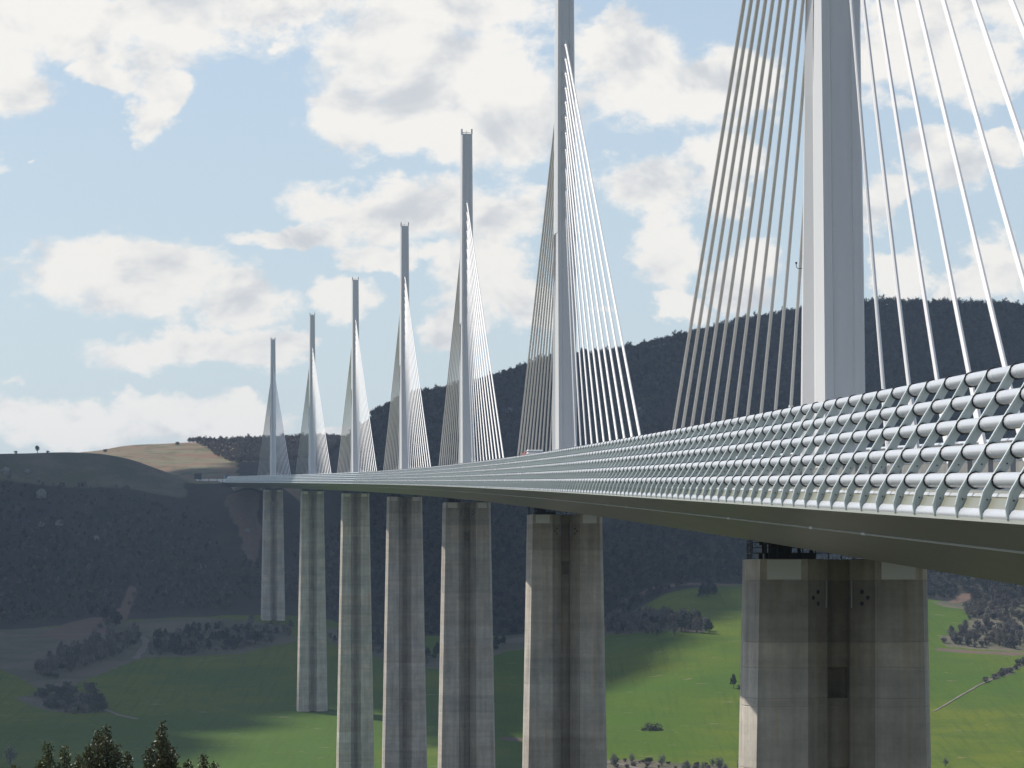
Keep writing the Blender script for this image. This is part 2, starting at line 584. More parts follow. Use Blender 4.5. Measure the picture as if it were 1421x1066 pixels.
def ground(x, d):
    x = np.asarray(x, float)
    d = np.asarray(d, float)
    x, d = np.broadcast_arrays(x, d)
    px = CX + FOC * x / np.maximum(d, 300)
    p = np.clip((px + 200) / 10, 0, len(GPX) - 1.001)
    q = np.clip((d - 1500) / 10, 0, len(GD) - 1.001)
    pi, qi = p.astype(int), q.astype(int)
    fp, fq = p - pi, q - qi
    z = (GZ[pi, qi] * (1 - fp) + GZ[pi + 1, qi] * fp) * (1 - fq) + (GZ[pi, qi + 1] * (1 - fp) + GZ[pi + 1, qi + 1] * fp) * fq
    za = np.interp(d, AX_D, AX_Z)
    t = np.clip((d - 1300) / 250, 0, 1)
    t = t * t * (3 - 2 * t)
    z = za * (1 - t) + z * t
    rough = np.clip((d - 2330) / 120, 0, 1) * np.clip((3250 - d) / 300, 0.15, 1)
    lm = np.clip((px - 385) / 80, 0, 1) + np.clip((250 - px) / 60, 0, 1)
    z = z + rough * np.clip(lm, 0, 1) * (4.5 * vnoise(x, d, 95, 1) + 2.2 * vnoise(x, d, 38, 2))
    z = z + np.clip((d - 1400) / 200, 0, 1) * (0.9 * vnoise(x, d, 120, 3) + 0.3 * vnoise(x, d, 40, 4))
    return z


def gz(x, d):
    return float(ground(x, d))


def at(px, py, dmin=1600, dmax=3400):
    """point of the ground along one line of sight"""
    u = (px - CX) / FOC
    d = np.arange(dmin, dmax, 2.0)
    y = HOR - FOC * ground(u * d, d) / d
    hit = np.nonzero(y <= py)[0]
    i = hit[0] if len(hit) else len(d) - 1
    return u * d[i], d[i]


def axis_lines():
    xs = np.concatenate([-np.geomspace(9000, 700, 16), np.arange(-620, 621, 4.0), np.geomspace(700, 9000, 16)])
    ds = np.concatenate([-np.geomspace(6000, 60, 10), np.arange(-40, 1400, 30.0), np.arange(1400, 1680, 14.0), np.arange(1680, 2460, 4.0),
                         np.arange(2460, 3360, 6.0), np.geomspace(3380, 12000, 22)])
    return xs, ds


def in_poly(px, py, poly):
    inside = np.zeros(px.shape, bool)
    n = len(poly)
    for i in range(n):
        x1, y1 = poly[i]
        x2, y2 = poly[(i + 1) % n]
        c = ((y1 > py) != (y2 > py)) & (px < (x2 - x1) * (py - y1) / (y2 - y1 + 1e-12) + x1)
        inside ^= c
    return inside


# land-use parcels, as ground polygons (corners found on the land along lines of sight)
def parcel(pts):
    return [at(*p) for p in pts]


SCRUB = [
    parcel([(-80, 878), (60, 872), (130, 868), (230, 858), (300, 858), (360, 862), (400, 872), (410, 890), (330, 908), (262, 912), (205, 912),
            (150, 930), (90, 955), (60, 962), (40, 948), (0, 930), (-80, 925)]),
    parcel([(20, 968), (60, 962), (110, 958), (145, 972), (145, 988), (100, 992), (60, 985)]),
    parcel([(690, 800), (850, 800), (900, 850), (980, 862), (982, 882), (850, 880), (690, 905)]),
    parcel([(1300, 828), (1350, 826), (1421, 830), (1520, 840), (1520, 905), (1421, 905), (1380, 902), (1310, 898), (1305, 885), (1345, 868), (1352, 850), (1335, 846), (1300, 840)]),
    parcel([(1352, 951), (1390, 932), (1421, 916), (1480, 890), (1480, 900), (1421, 926), (1390, 941), (1352, 957)]),
    parcel([(840, 1054), (900, 1056), (1000, 1062), (1030, 1068), (1030, 1090), (840, 1080)]),
    parcel([(455, 872), (530, 878), (560, 905), (620, 915), (700, 890), (700, 905), (620, 930), (545, 922), (455, 890)]),
]
SOIL = [
    parcel([(45, 884), (80, 870), (130, 856), (150, 858), (150, 880), (90, 888)]),
    parcel([(150, 860), (165, 838), (185, 790), (195, 790), (178, 850), (175, 868)]),
    parcel([(306, 690), (335, 682), (362, 688), (362, 770), (352, 800), (340, 770), (326, 730)]),
    parcel([(840, 845), (870, 830), (905, 815), (950, 809), (1030, 811), (1030, 815), (950, 813), (905, 822), (870, 840)]),
    parcel([(1312, 836), (1335, 822), (1362, 826), (1340, 836), (1312, 842)]),
    parcel([(1300, 900), (1421, 906), (1421, 911), (1300, 904)]),
    parcel([(255, 905), (275, 893), (282, 893), (270, 907)]),
    parcel([(690, 1020), (730, 1026), (730, 1031), (690, 1027)]),
]


def build_terrain():
    xs, ds = axis_lines()
    X, Dg = np.meshgrid(xs, ds)
    Z = ground(X, Dg)
    v = np.stack([X, Dg, Z], -1).reshape(-1, 3)
    nx, nd = len(xs), len(ds)
    i = np.arange(nd - 1)[:, None] * nx + np.arange(nx - 1)[None, :]
    f = np.stack([i, i + 1, i + nx + 1, i + nx], -1).reshape(-1, 4)
    me = mesh_np('ground', v, f, M['ground'], True)
    x, d = X.ravel(), Dg.ravel()
    px = CX + FOC * x / np.maximum(d, 300)
    # woods' floor on the slopes, scrub parcels, soil cuttings, dry plateau
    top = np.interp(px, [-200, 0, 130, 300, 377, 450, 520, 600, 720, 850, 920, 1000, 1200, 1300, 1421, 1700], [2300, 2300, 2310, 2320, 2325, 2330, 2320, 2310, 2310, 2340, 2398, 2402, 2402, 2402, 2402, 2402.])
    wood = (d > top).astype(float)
    scrub = np.zeros_like(wood)
    soil = np.zeros_like(scrub)
    dry = np.zeros_like(scrub)
    for p in SCRUB:
        scrub[in_poly(x, d, p)] = 1
    for p in SOIL:
        soil[in_poly(x, d, p)] = 1
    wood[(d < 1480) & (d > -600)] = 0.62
    plat = (d > 2760) & (px < 330)
    wood[plat] = 0
    dry[plat] = 1
    scrub[plat] = 0
    verge = (d > 2600) & (d < 2790) & (px > 150) & (px < 420)
    dry[verge] = 0.8
    scrub[verge] = 0.2
    wood[verge] = 0
    crown = (d > 2560) & (d < 2780) & (px < 260)
    scrub[crown] = 1.0
    wood[crown] = 0.25
    soft = lambda m: blur(blur(m.reshape(nd, nx), 2, 0), 2, 1).ravel()
    scrub, soil, dry, wood = soft(scrub), soft(soil), soft(dry), soft(wood)
    a = me.color_attributes.new('cover', 'FLOAT_COLOR', 'POINT')
    a.data.foreach_set('color', np.stack([scrub, soil, dry, wood], -1).astype(np.float32).ravel())
    o = ob('ground', me)
    o['kind'] = 'structure'


build_terrain()


def strip(name, pts, width, mat, lift=0.25, step=6.0):
    """a track or lane draped over the land"""
    pts = [np.array(p, float) for p in pts]
    dense = []
    for a, b in zip(pts[:-1], pts[1:]):
        n = max(2, int(np.linalg.norm(b - a) / step))
        dense += [a + (b - a) * k / n for k in range(n)]
    dense.append(pts[-1])
    v, f = [], []
    for i, p in enumerate(dense):
        t = dense[min(i + 1, len(dense) - 1)] - dense[max(i - 1, 0)]
        t /= np.linalg.norm(t) + 1e-9
        n = np.array([-t[1], t[0]])
        w = width * (0.8 + 0.35 * math.sin(i * 1.7) * math.sin(i * 0.53))
        for s in (-0.5, 0.5):
            e = p + n * s * w
            v.append((e[0], e[1], gz(e[0], e[1]) + lift))
        if i:
            f.append((2 * i - 2, 2 * i - 1, 2 * i + 1, 2 * i))
    o = ob(name, mesh_np(name, v, f, mat))
    o['kind'] = 'structure'
    return o


strip('path', [at(*p) for p in ((188, 915), (196, 905), (204, 893), (201, 888), (196, 884))], 5, M['track'])
strip('path', [at(*p) for p in ((20, 883), (90, 882), (172, 880))], 3, M['track'])
strip('path', [at(*p) for p in ((145, 985), (165, 993), (190, 999))], 3.5, M['track'])
strip('path', [at(*p) for p in ((840, 1058), (880, 1066), (930, 1078))], 5, M['track'])
strip('path', [at(*p) for p in ((1296, 988), (1326, 970), (1356, 953), (1421, 922))], 1.6, M['track'])


# ------------------------------------------------------------------ the viaduct
def LAT(d):
    return 29.82 - 0.02102 * d - 2.405e-5 * d * d


def DLAT(d):
    return -0.02102 - 4.81e-5 * d


SLOPE = 0.03025
PITCH = math.atan(SLOPE)


def DECK(d):
    return 0.10 + SLOPE * d


def heading(d):
    return -math.atan(DLAT(d))


def bpt(d, t, h):
    """point at distance d, t metres right of the bridge axis, h above the carriageway"""
    a = DLAT(d)
    n = math.hypot(1, a)
    return (LAT(d) + t / n, d - t * a / n, DECK(d) + h)


PIERS = [260.2, 602.2, 944.2, 1284.5, 1627.4, 1972.5, 2313.6]     # north to south
PIER_TOP = -5.55
V0 = Vector((LAT(PIERS[1]), PIERS[1], gz(LAT(PIERS[1]), PIERS[1])))
viaduct = empty('viaduct', V0, 'long cable-stayed road viaduct with seven tall masts, white stays and tapering concrete piers', 'viaduct')


def part(o):
    """parent a part given in world coordinates to the viaduct"""
    o.parent = viaduct
    o.matrix_parent_inverse = Matrix.Translation(-V0)
    return o


def sweep(sec, d0, d1, step, closed=True, cap=True):
    n = max(1, int(round((d1 - d0) / step)))
    mb = MB()
    mb.quadstrip([[bpt(d0 + (d1 - d0) * i / n, t, h) for (t, h) in sec] for i in range(n + 1)], closed, cap)
    return mb


D0, D1 = 56.0, 2545.0
# --- girder: shallow trapezoid box with raked soffit plates
sec = [(-15.75, -0.55), (-16.0, -1.12), (-13.35, -2.02), (-6.2, -4.2), (6.2, -4.2), (13.35, -2.02), (16.0, -1.12), (15.75, -0.55), (13.9, -0.25), (-13.9, -0.25)]
deck = part(sweep(sec, D0, D1, 12.51).obj('deck', M['girder'], smooth=12))
sub = lambda o: (setattr(o, 'parent', deck), setattr(o, 'matrix_parent_inverse', Matrix.Identity(4)), o)[2]
sub(sweep([(-13.6, -0.25 + 0.004), (13.6, -0.25 + 0.004), (13.6, 0.0), (-13.6, 0.0)], D0 + 0.02, D1 - 0.02, 12.51).obj('carriageway', M['asphalt']))
for s in (-1, 1):
    sub(sweep([(s * 12.9 - 0.09, 0.55), (s * 12.9 + 0.09, 0.55), (s * 12.9 + 0.09, 0.86), (s * 12.9 - 0.09, 0.86)], D0, D1, 12.51).obj('guard_rail', M['galv']))
    sub(sweep([(s * 2.4 - 0.15, 0.004), (s * 2.4 + 0.15, 0.004), (s * 2.4 + 0.1, 0.8), (s * 2.4 - 0.1, 0.8)], D0, D1, 12.51).obj('median_kerb', M['rock']))
for t in (-9.0, -5.4, 5.4, 9.0):
    sub(sweep([(t - 0.08, 0.004), (t + 0.08, 0.004), (t + 0.08, 0.008), (t - 0.08, 0.008)], D0 + 1, D1 - 1, 25.0).obj('lane_line', M['white']))
gp = MB()
for k in range(160):
    d = D0 + 6 + k * 4.17
    c = bpt(d, -12.9, 0)
    gp.box(c[0] - 0.07, c[0] + 0.07, c[1] - 0.07, c[1] + 0.07, c[2] + 0.004, c[2] + 0.9)
sub(gp.obj('guard_rail_posts', M['galv']))['kind'] = 'stuff'
# thin service conduit along the knuckle of the raked soffit, with its clips
sub(sweep([(-13.35 + 0.035 * math.cos(a), -2.08 + 0.035 * math.sin(a)) for a in (0, 1.57, 3.14, 4.71)], D0 + 1, D1 - 1, 12.51).obj('service_conduit', M['white']))
clip = MB()
clip.box(-0.045, 0.045, -0.6, 0.6, -0.05, 0.05)
clip_me = clip.mesh('conduit_clip', M['white'])
for k in range(60):
    d = 90 + k * 8.34 + random.uniform(-3.5, 3.5)
    if random.random() < 0.7:
        continue
    sub(ob('conduit_clip', clip_me, None, bpt(d, -13.35, -2.07), (PITCH, 0, heading(d))))

# --- wind screen: curved ribs, five rails, ribbed fascia and nose tube
RAILS = [(-13.75, 2.86), (-14.15, 2.15), (-14.60, 1.43), (-15.06, 0.67), (-15.52, -0.09)]
NOSE = (-15.86, -0.92)
BAY = 4.17


def rib_curve():
    p = [(-13.70, 2.95), (-13.75, 2.86), (-14.15, 2.15), (-14.60, 1.43), (-15.06, 0.67), (-15.52, -0.09), (-15.74, -0.46), (-15.82, -0.76), (-15.81, -0.98), (-15.75, -1.10)]
    out = [np.array(q) for q in p]
    return out


def rib_mesh(side=-1, detail=True):
    c = rib_curve()
    outer, inner = [], []
    for i, p in enumerate(c):
        t = c[min(i + 1, len(c) - 1)] - c[max(i - 1, 0)]
        t /= np.linalg.norm(t)
        n = np.array([t[1], -t[0]])          # outward (to the left and up)
        if n[0] > 0:
            n = -n
        wi = 0.035 if i < 6 else 0.02
        outer.append(p + n * ([0.13, 0.17, 0.17, 0.17, 0.17, 0.17, 0.17, 0.17, 0.15, 0.10][i]))
        inner.append(p - n * wi)
    mb = MB()
    th = 0.025
    ring = lambda y0, y1, a, b: [(-side * a[0], y0, a[1]), (-side * b[0], y0, b[1]), (-side * b[0], y1, b[1]), (-side * a[0], y1, a[1])]
    mb.quadstrip([ring(-th, th, a, b) for a, b in zip(outer, inner)])
    if detail:
        fl = [(a + (a - b) / np.linalg.norm(a - b) * 0.012, (a - b) / np.linalg.norm(a - b)) for a, b in zip(outer, inner)]
        mb.quadstrip([[(-side * (a[0] + u[0] * 0.055 * math.cos(q)), 0.065 * math.sin(q), a[1] + u[1] * 0.055 * math.cos(q)) for q in np.arange(8) * math.pi / 4] for a, u in fl])
        mb.cur = 1
        for (t, h) in RAILS:
            for s in (-1, 1):
                y0, y1 = sorted((s * (th + 0.002), s * (th + 0.075)))
                mb.tube([(-side * t, y0, h), (-side * t, y1, h)], 0.232, 14)
        mb.cur = 0
        for i in (4.5, 6.5, 7.4):       # bolt heads low on the rib
            a, b = outer[int(i)], inner[int(i) + 1]
            p = (a + b) / 2
            mb.cur = 1
            mb.tube([(-side * p[0], -th - 0.03, p[1]), (-side * p[0], -th - 0.002, p[1])], 0.022, 6)
            mb.cur = 0
    return mb


rib_me = rib_mesh().mesh('rib', [M['rib'], M['collar']])
rail_mb = MB()
rail_mb.tube([(0, 0.11, 0), (0, BAY - 0.11, 0)], 0.195, 12)
rail_me = rail_mb.mesh('rail', M['rail'], smooth=35)

# fascia behind the ribs (the long panel and nose are one swept piece)
fas = [(-15.40, -0.42), (-15.56, -0.42), (-15.62, -0.50)]
for k in range(5):
    h = -0.52 - 0.05 * k
    fas += [(-15.60 - 0.012 * k, h), (-15.57 - 0.012 * k, h - 0.025)]
for k in range(9):
    a = R(70 + k * 24)
    fas.append((NOSE[0] + 0.13 + 0.24 * math.cos(a) * 1.0, -0.98 + 0.22 * math.sin(a)))
fas += [(-15.40, -1.16)]
screen = part(sweep(fas, D0, D1, 12.51).obj('wind_screen', M['rail'], smooth=30))
k0 = 5                        # first bay that the view reaches
nbay = int((D1 - D0) / BAY)
nrib, nrail = 300, 60
for k in range(k0, k0 + nrib):
    d = D0 + k * BAY
    o = ob('rib', rib_me, screen, (LAT(d), d, DECK(d)), (0, 0, heading(d)))
for k in range(k0, k0 + nrail):
    d = D0 + k * BAY
    for (t, h) in RAILS:
        o = ob('rail', rail_me, screen, bpt(d, t, h), (PITCH, 0, heading(d)))


def join_far(name, me_fn, ks, mats, side=-1):
    mb = MB()
    for k in ks:
        me_fn(mb, D0 + k * BAY)
    o = mb.obj(name, mats, screen)
    o['kind'] = 'stuff'
    return o


simple = rib_mesh(-1, False)
simple_r = rib_mesh(1, False)


def far_rib(src):
    def fn(mb, d):
        b = len(mb.v)
        for (x, y, z) in src.v:
            p = bpt(d, x, z)
            mb.v.append((p[0], p[1] + y * 3.0, p[2]))
        for f in src.f:
            mb.f.append(tuple(b + i for i in f))
            mb.mi.append(0)
    return fn


join_far('far_ribs', far_rib(simple), range(k0 + nrib, nbay), M['rib'])
mb = MB()
for (t, h) in RAILS:
    d0 = D0 + (k0 + nrail) * BAY
    n = int((D1 - d0) / (BAY * 2))
    mb.quadstrip([[bpt(d0 + (D1 - d0) * i / n, t + 0.195 * math.cos(a), h + 0.195 * math.sin(a)) for a in np.arange(8) * math.pi / 4] for i in range(n + 1)])
    mb2 = None
o = mb.obj('far_rails', M['rail'], screen, smooth=50)
o['kind'] = 'stuff'
# the screen on the far edge of the deck, seen only through the gaps of the near one
mb = MB()
for k in range(k0, 260):
    far_rib(simple_r)(mb, D0 + k * BAY)
far_side = mb.obj('opposite_ribs', M['rib'], screen)
far_side['kind'] = 'stuff'
mb = MB()
for (t, h) in RAILS:
    n = 200
    mb.quadstrip([[bpt(D0 + (D1 - D0) * i / n, -t + 0.195 * math.cos(a), h + 0.195 * math.sin(a)) for a in np.arange(6) * math.pi / 3] for i in range(n + 1)])
o = mb.obj('opposite_rails', M['rail'], screen, smooth=60)
o['kind'] = 'stuff'

# --- masts
MAST_H, FORK = 88.4, 40.0
ANCH = [70.0, 67.7, 65.5, 63.2, 61.0, 58.7, 56.3, 53.8, 51.0, 48.0, 44.4]      # stay heads, top to bottom
FOOT = [155.0 - 12.5 * k for k in range(11)]


def prof(w, l0, l1, ch, rec, rw, front=True):
    """mast or leg section: w half width, from l0 (north) to l1, chamfer ch, recessed panel on the outer face"""
    if front:
        return [(-w + 1.3, l1), (-w, l1 - 2.2), (-w, l0 + 2.2), (-w + ch, l0), (-rw, l0), (-rw + 0.08, l0 + rec), (rw - 0.08, l0 + rec), (rw, l0), (w - ch, l0), (w, l0 + 2.2), (w, l1 - 2.2), (w - 1.3, l1)]
    q = prof(w, -l1, -l0, ch, rec, rw, True)
    return [(t, -l) for (t, l) in q]


def both(w, l0, l1, ch, rec, rw):
    a = [(-w, l0 + 1.8), (-w + ch, l0), (-rw, l0), (-rw + 0.08, l0 + rec), (rw - 0.08, l0 + rec), (rw, l0), (w - ch, l0), (w, l0 + 1.8)]
    b = [(w, l1 - 1.8), (w - ch, l1), (rw, l1), (rw - 0.08, l1 - rec), (-rw + 0.08, l1 - rec), (-rw, l1), (-w + ch, l1), (-w, l1 - 1.8)]
    return a + b


mast = MB()
mast.quadstrip([[(t, l, h) for (t, l) in both(w, -dp, dp, 0.32, 0.2, 0.74)] for (h, w, dp) in ((FORK - 0.5, 1.64, 3.7), (60, 1.58, 2.9), (MAST_H - 1.2, 1.45, 2.1))])
mast_me = mast.mesh('pylon', M['steel'])
horn = MB()
for s in (-1, 1):
    horn.box(min(s * 1.06, s * 1.43), max(s * 1.06, s * 1.43), -1.85, 1.85, MAST_H - 1.198, MAST_H)
horn_me = horn.mesh('mast_horns', M['steel'])
cross = MB()
cross.box(-1.058, 1.058, -0.2, 0.2, MAST_H - 0.75, MAST_H - 0.6)
cross.tube([(0, 0, MAST_H - 1.196), (0, 0, MAST_H - 0.2)], 0.1, 6)
cross_me = cross.mesh('beacon_bar', M['white'])
legs = []
for s in (-1, 1):
    lg = MB()
    rows = []
    for (h, outer, depth, w) in ((0.0, 7.4, 5.6, 1.70), (14, 6.2, 5.1, 1.68), (27, 4.95, 4.7, 1.66), (FORK - 0.502, 3.7, 4.4, 1.64)):
        q = prof(w, -outer, min(-outer + depth, -0.02), 0.36, 0.2, 0.74)
        if s > 0:
            q = [(t, -l) for (t, l) in q]
        rows.append([(t, l, h + 0.006) for (t, l) in q])
    lg.quadstrip(rows)
    legs.append(lg.mesh('leg', M['steel']))
stay_mes = []
for s in (-1, 1):
    for k in range(11):
        a = Vector((0, s * (2.35 + 0.055 * k), ANCH[k]))
        b = Vector((0, s * FOOT[k], 0.5 + s * FOOT[k] * SLOPE))
        r = 0.175 - 0.005 * k
        mb = MB()
        u = (b - a).normalized()
        mb.tube([a - u * 1.2, a + u * 2.2, a + u * 2.21, b - u * 6.0, b - u * 5.99, b], [r * 1.35, r * 1.35, r, r, r * 1.5, r * 1.5], 8)
        stay_mes.append(mb.mesh('stay_cable', M['stay'], smooth=40))
lamp = MB()
lamp.tube([(-1.6, 4.4, 15.1), (-1.95, 4.4, 15.1), (-2.05, 4.4, 15.2), (-2.05, 4.4, 15.4)], 0.025, 6)
lamp.tube([(-2.05, 4.4, 15.4), (-2.05, 4.4, 15.55)], [0.06, 0.08], 8)
lamp_me = lamp.mesh('lamp_bracket', M['dark'])
for i, d in enumerate(PIERS):
    p = part(ob('pylon', mast_me, None, bpt(d + (1.0 if i == 0 else 0), -0.35 if i == 0 else 0, 0), (0, 0, heading(d))))
    for me in legs:
        ob('leg', me, p)
    ob('mast_horns', horn_me, p)
    ob('beacon_bar', cross_me, p)
    for me in stay_mes:
        ob('stay_cable', me, p)
    if i == 0:
        ob('lamp_bracket', lamp_me, p)


# --- piers
def shaft(h, deep=1.6, W=None):
    """plan of the north half of a pier h metres below its top"""
    w = 5.95 + 0.0185 * h
    k = 1 + 0.0035 * h
    return [(-w, -1.7 * k), (-w + 0.62, -4.1 * k), (-2.2, -4.1 * k), (-0.74, -2.5 * k), (-0.70, -deep * k), (0.70, -deep * k), (0.74, -2.5 * k), (2.2, -4.1 * k),
            (w - 0.62, -4.1 * k), (w, -1.7 * k), (w, -0.06), (-w, -0.06)]


def lift_mesh(h0, h1, deep=1.6):
    def inset(q, e):
        return [(t - e * math.copysign(1, t) if abs(t) > 3 else t, l + e if l < -1 else l) for (t, l) in q]
    mb = MB()
    e = 0.03
    mb.quadstrip([[(t, l, -h) for (t, l) in q] for (h, q) in ((h1 - 0.001, inset(shaft(h1, deep), e)), (h1 - 0.05, shaft(h1, deep)), (h0 + 0.05, shaft(h0, deep)), (h0 + 0.001, inset(shaft(h0, deep), e)))])
    me = mb.mesh('concrete_lift', [M['concrete'], M['concrete_shade']])
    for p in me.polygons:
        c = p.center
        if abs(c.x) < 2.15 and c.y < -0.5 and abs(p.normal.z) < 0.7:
            p.material_index = 1  # facets and groove take the concrete with painted-in shade
    return me


plate_mb = MB()
plate_mb.box(-1.12, 1.12, -0.04, 0.02, -0.68, 0.68)
plate_me = plate_mb.mesh('bearing_plate', M['plate'])
hole_mb = MB()
hole_mb.tube([(0, -0.03, 0), (0, 0.05, 0)], 0.155, 10)
hole_me = hole_mb.mesh('anchor_cap', M['dark'])
pipe_mb = MB()
pipe_mb.tube([(0, 0, -1.9), (0, 0, 0)], 0.055, 6)
pipe_me = pipe_mb.mesh('drain_pipe', M['galv'])
bear_mb = MB()
bear_mb.box(-1.0, 1.0, -0.9, 0.9, 0.004, 0.42)
bear_mb.box(-0.75, 0.75, -0.7, 0.7, 0.42, 1.05)
bear_mb.box(-0.95, 0.95, -0.85, 0.85, 1.05, 1.345)
bear_me = bear_mb.mesh('bearing', M['dark'])
prail = MB()
for i in range(15):
    x = -5.85 + i * 11.7 / 14
    prail.tube([(x, -3.95, 0.0), (x, -3.95, 1.12)], 0.04, 5)
for i in range(4):
    prail.tube([(-5.85, -3.95 + i * 1.1, 0.0), (-5.85, -3.95 + i * 1.1, 1.3)], 0.04, 5)
for z in (0.4, 0.78, 1.12):
    prail.tube([(-5.85, -3.95, z), (5.85, -3.95, z)], 0.032, 5)
    prail.tube([(-5.85, -3.95, z), (-5.85, -0.6, z)], 0.032, 5)
prail_me = prail.mesh('platform_railing', M['dark'])
frame = MB()
for x in (-4.5, -3.6, -2.7, -1.9):
    frame.box(x - 0.10, x + 0.10, -3.5, -3.3, 0.42, 1.34)
frame.box(-4.7, -1.6, -3.55, -2.2, 0.004, 0.42)
frame.box(-4.7, -3.3, -3.2, -2.2, 0.424, 1.1)
frame_me = frame.mesh('jacking_frame', M['dark'])
for i, d in enumerate(PIERS):
    c = bpt(d, -0.35 if i == 0 else 0, PIER_TOP)
    base = min(gz(c[0] + sx, d + sy) for sx in (-8, 8) for sy in (-6, 0, 6))
    H = c[2] - base + 1.5
    rear = MB()
    prof_r = lambda h: [(t, -l) for (t, l) in shaft(h)]
    rear.quadstrip([[(t, l, -h) for (t, l) in prof_r(h)] for h in (H, H * 0.66, H * 0.33, 0)])
    core = MB()
    p = part(rear.obj('pier', M['concrete'], None, c, (0, 0, heading(d))))
    tones = random.Random(40 + i)
    p.color = (1, 1, 1, 1)
    p.scale = (1.045 if i == 0 else 1.0, 1, 1)
    h = 0.0
    seq = [(1.45, 0), (4.25, 0), (1.75, 0), (2.1, 1), (0.55, 0)]
    j = 0
    tone = 1.0
    while h < H - 0.1:
        if j < len(seq):
            dh, op = seq[j]
        else:
            dh, op = 4.25, 0
        if j not in (3, 4):
            tone = 1.0 + tones.uniform(-0.09, 0.09)
            if j == 0:
                tone = 1.08
            if j == 1:
                tone = 0.85
        if h + dh > H - 1:
            dh = H - h
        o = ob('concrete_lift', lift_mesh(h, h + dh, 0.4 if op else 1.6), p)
        b = tones.uniform(-0.03, 0.03)
        o.color = (tone * (1 + b), tone, tone * (1 - b), 1)
        h += dh
        j += 1
    for s in (-1, 1):
        ob('bearing_plate', plate_me, p, (s * 3.75, -4.112, -0.72))
        ob('bearing', bear_me, p, (s * 3.9, -2.35, 0))
        ob('bearing', bear_me, p, (s * 3.9, 2.35, 0))
        ob('drain_pipe', pipe_me, p, (s * 0.84, -2.72, -1.45))
        for (t, z) in ((1.45, -2.25), (1.80, -2.65), (1.45, -3.05)):
            ob('anchor_cap', hole_me, p, (s * t, -4.1 + (2.2 - t) * 1.096 - 0.03, z), (0, 0, -s * math.atan(1.6 / 1.46)))
    ob('platform_railing', prail_me, p)
    ob('jacking_frame', frame_me, p)

# abutments at both ends
for (da, db, name) in ((D0 - 14, D0 - 0.05, 'abutment'), (D1 + 0.05, D1 + 26, 'abutment')):
    mb = MB()
    rings = []
    for h, w in ((-9, 9.0), (-4.25, 9.5)):
        rings.append([bpt(da, -w, h), bpt(da, w, h), bpt(db, w, h), bpt(db, -w, h)])
    mb.quadstrip(rings)
    part(mb.obj(name, M['concrete'])).color = (1, 1, 1, 1)


# ------------------------------------------------------------------ approach road on the far plateau
def strip_road(d0, d1):
    mb = MB()
    n = 24
    v = [[bpt(d0 + (d1 - d0) * i / n, t, h) for (t, h) in ((-14, -1.5), (14, -1.5), (14, 0.0), (-14, 0.0))] for i in range(n + 1)]
    mb.quadstrip(v)
    o = mb.obj('road', M['asphalt'])
    o['kind'] = 'structure'


strip_road(D1 + 26.1, 2960)
for k, (da, db) in enumerate(((2552, 2585), (2594, 2640), (2650, 2722), (2735, 2815), (2828, 2905))):
    mb = sweep([(-14.4, -1.0), (-13.9, -1.0), (-14.02, 1.35), (-14.28, 1.35)], da, db, 8)
    o = mb.obj('concrete_parapet', M['white'])
    tag(o, 'white roadside parapet block beyond the viaduct end, number %s from the deck' % ('one', 'two', 'three', 'four', 'five')[k], 'parapet', 'white parapet blocks beside the approach road')
sg = empty('road_sign', bpt(2800, -17, -3.0), 'dark roadside sign panel at the left end of the white parapets', 'sign')
mb = MB()
mb.box(-2.6, 2.6, -0.1, 0.1, 4.0, 8.4)
mb.obj('panel', M['dark'], sg)
for x in (-1.8, 1.8):
    mb = MB()
    mb.tube([(x, 0.2, -1), (x, 0.2, 8.0)], 0.14, 6)
    mb.obj('post', M['galv'], sg)


# ------------------------------------------------------------------ vehicles
def wheel(parent, x, y, r=0.5):
    mb = MB()
    mb.tube([(x - 0.16, y, r), (x + 0.16, y, r)], r, 16)
    w = mb.obj('wheel', M['tyre'], parent)
    mb = MB()
    mb.tube([(x - 0.18, y, r), (x + 0.18, y, r)], r * 0.55, 12)
    mb.obj('rim', M['galv'], w)


def bevel_box(x0, x1, y0, y1, z0, z1, b=0.12):
    mb = MB()
    rings = []
    for (z, e) in ((z0, b), (z0 + b, 0), (z1 - b, 0), (z1, b)):
        a, c, p, q = x0 + e, x1 - e, y0 + e, y1 - e
        rings.append([(a + b, p, z), (c - b, p, z), (c, p + b, z), (c, q - b, z), (c - b, q, z), (a + b, q, z), (a, q - b, z), (a, p + b, z)])
    mb.quadstrip(rings)
    return mb


def lorry(d, t, cabmat, label, faceaway=False, boxmat='white'):
    o = empty('lorry', bpt(d, t, 0.012), label, 'lorry', None, heading(d) + (math.pi if faceaway else 0))
    bevel_box(-1.25, 1.25, -8.2, -6.2, 0.75, 3.75, 0.16).obj('cab', M[cabmat], o)
    mb = MB()
    mb.box(-1.05, 1.05, -8.23, -8.204, 2.1, 3.1)
    mb.obj('windscreen', M['glass'], o)
    bevel_box(-1.2, 1.2, -7.9, -6.4, 3.754, 4.15, 0.14).obj('roof_fairing', M[cabmat], o)
    bevel_box(-1.27, 1.27, -5.7, 7.6, 1.1, 4.05, 0.05).obj('trailer', M[boxmat], o)
    mb = MB()
    mb.box(-0.5, 0.5, -8.0, 7.4, 0.7, 1.096)
    mb.obj('chassis', M['dark'], o)
    for s in (-0.95, 0.95):
        mb = MB()
        mb.box(s - 0.22, s + 0.22, -8.24, -8.204, 1.0, 1.25)
        mb.obj('headlight', M['white'], o)
    for y in (-7.3, -4.6, 4.2, 5.5, 6.8):
        for s in (-1.05, 1.05):
            wheel(o, s, y)
    return o


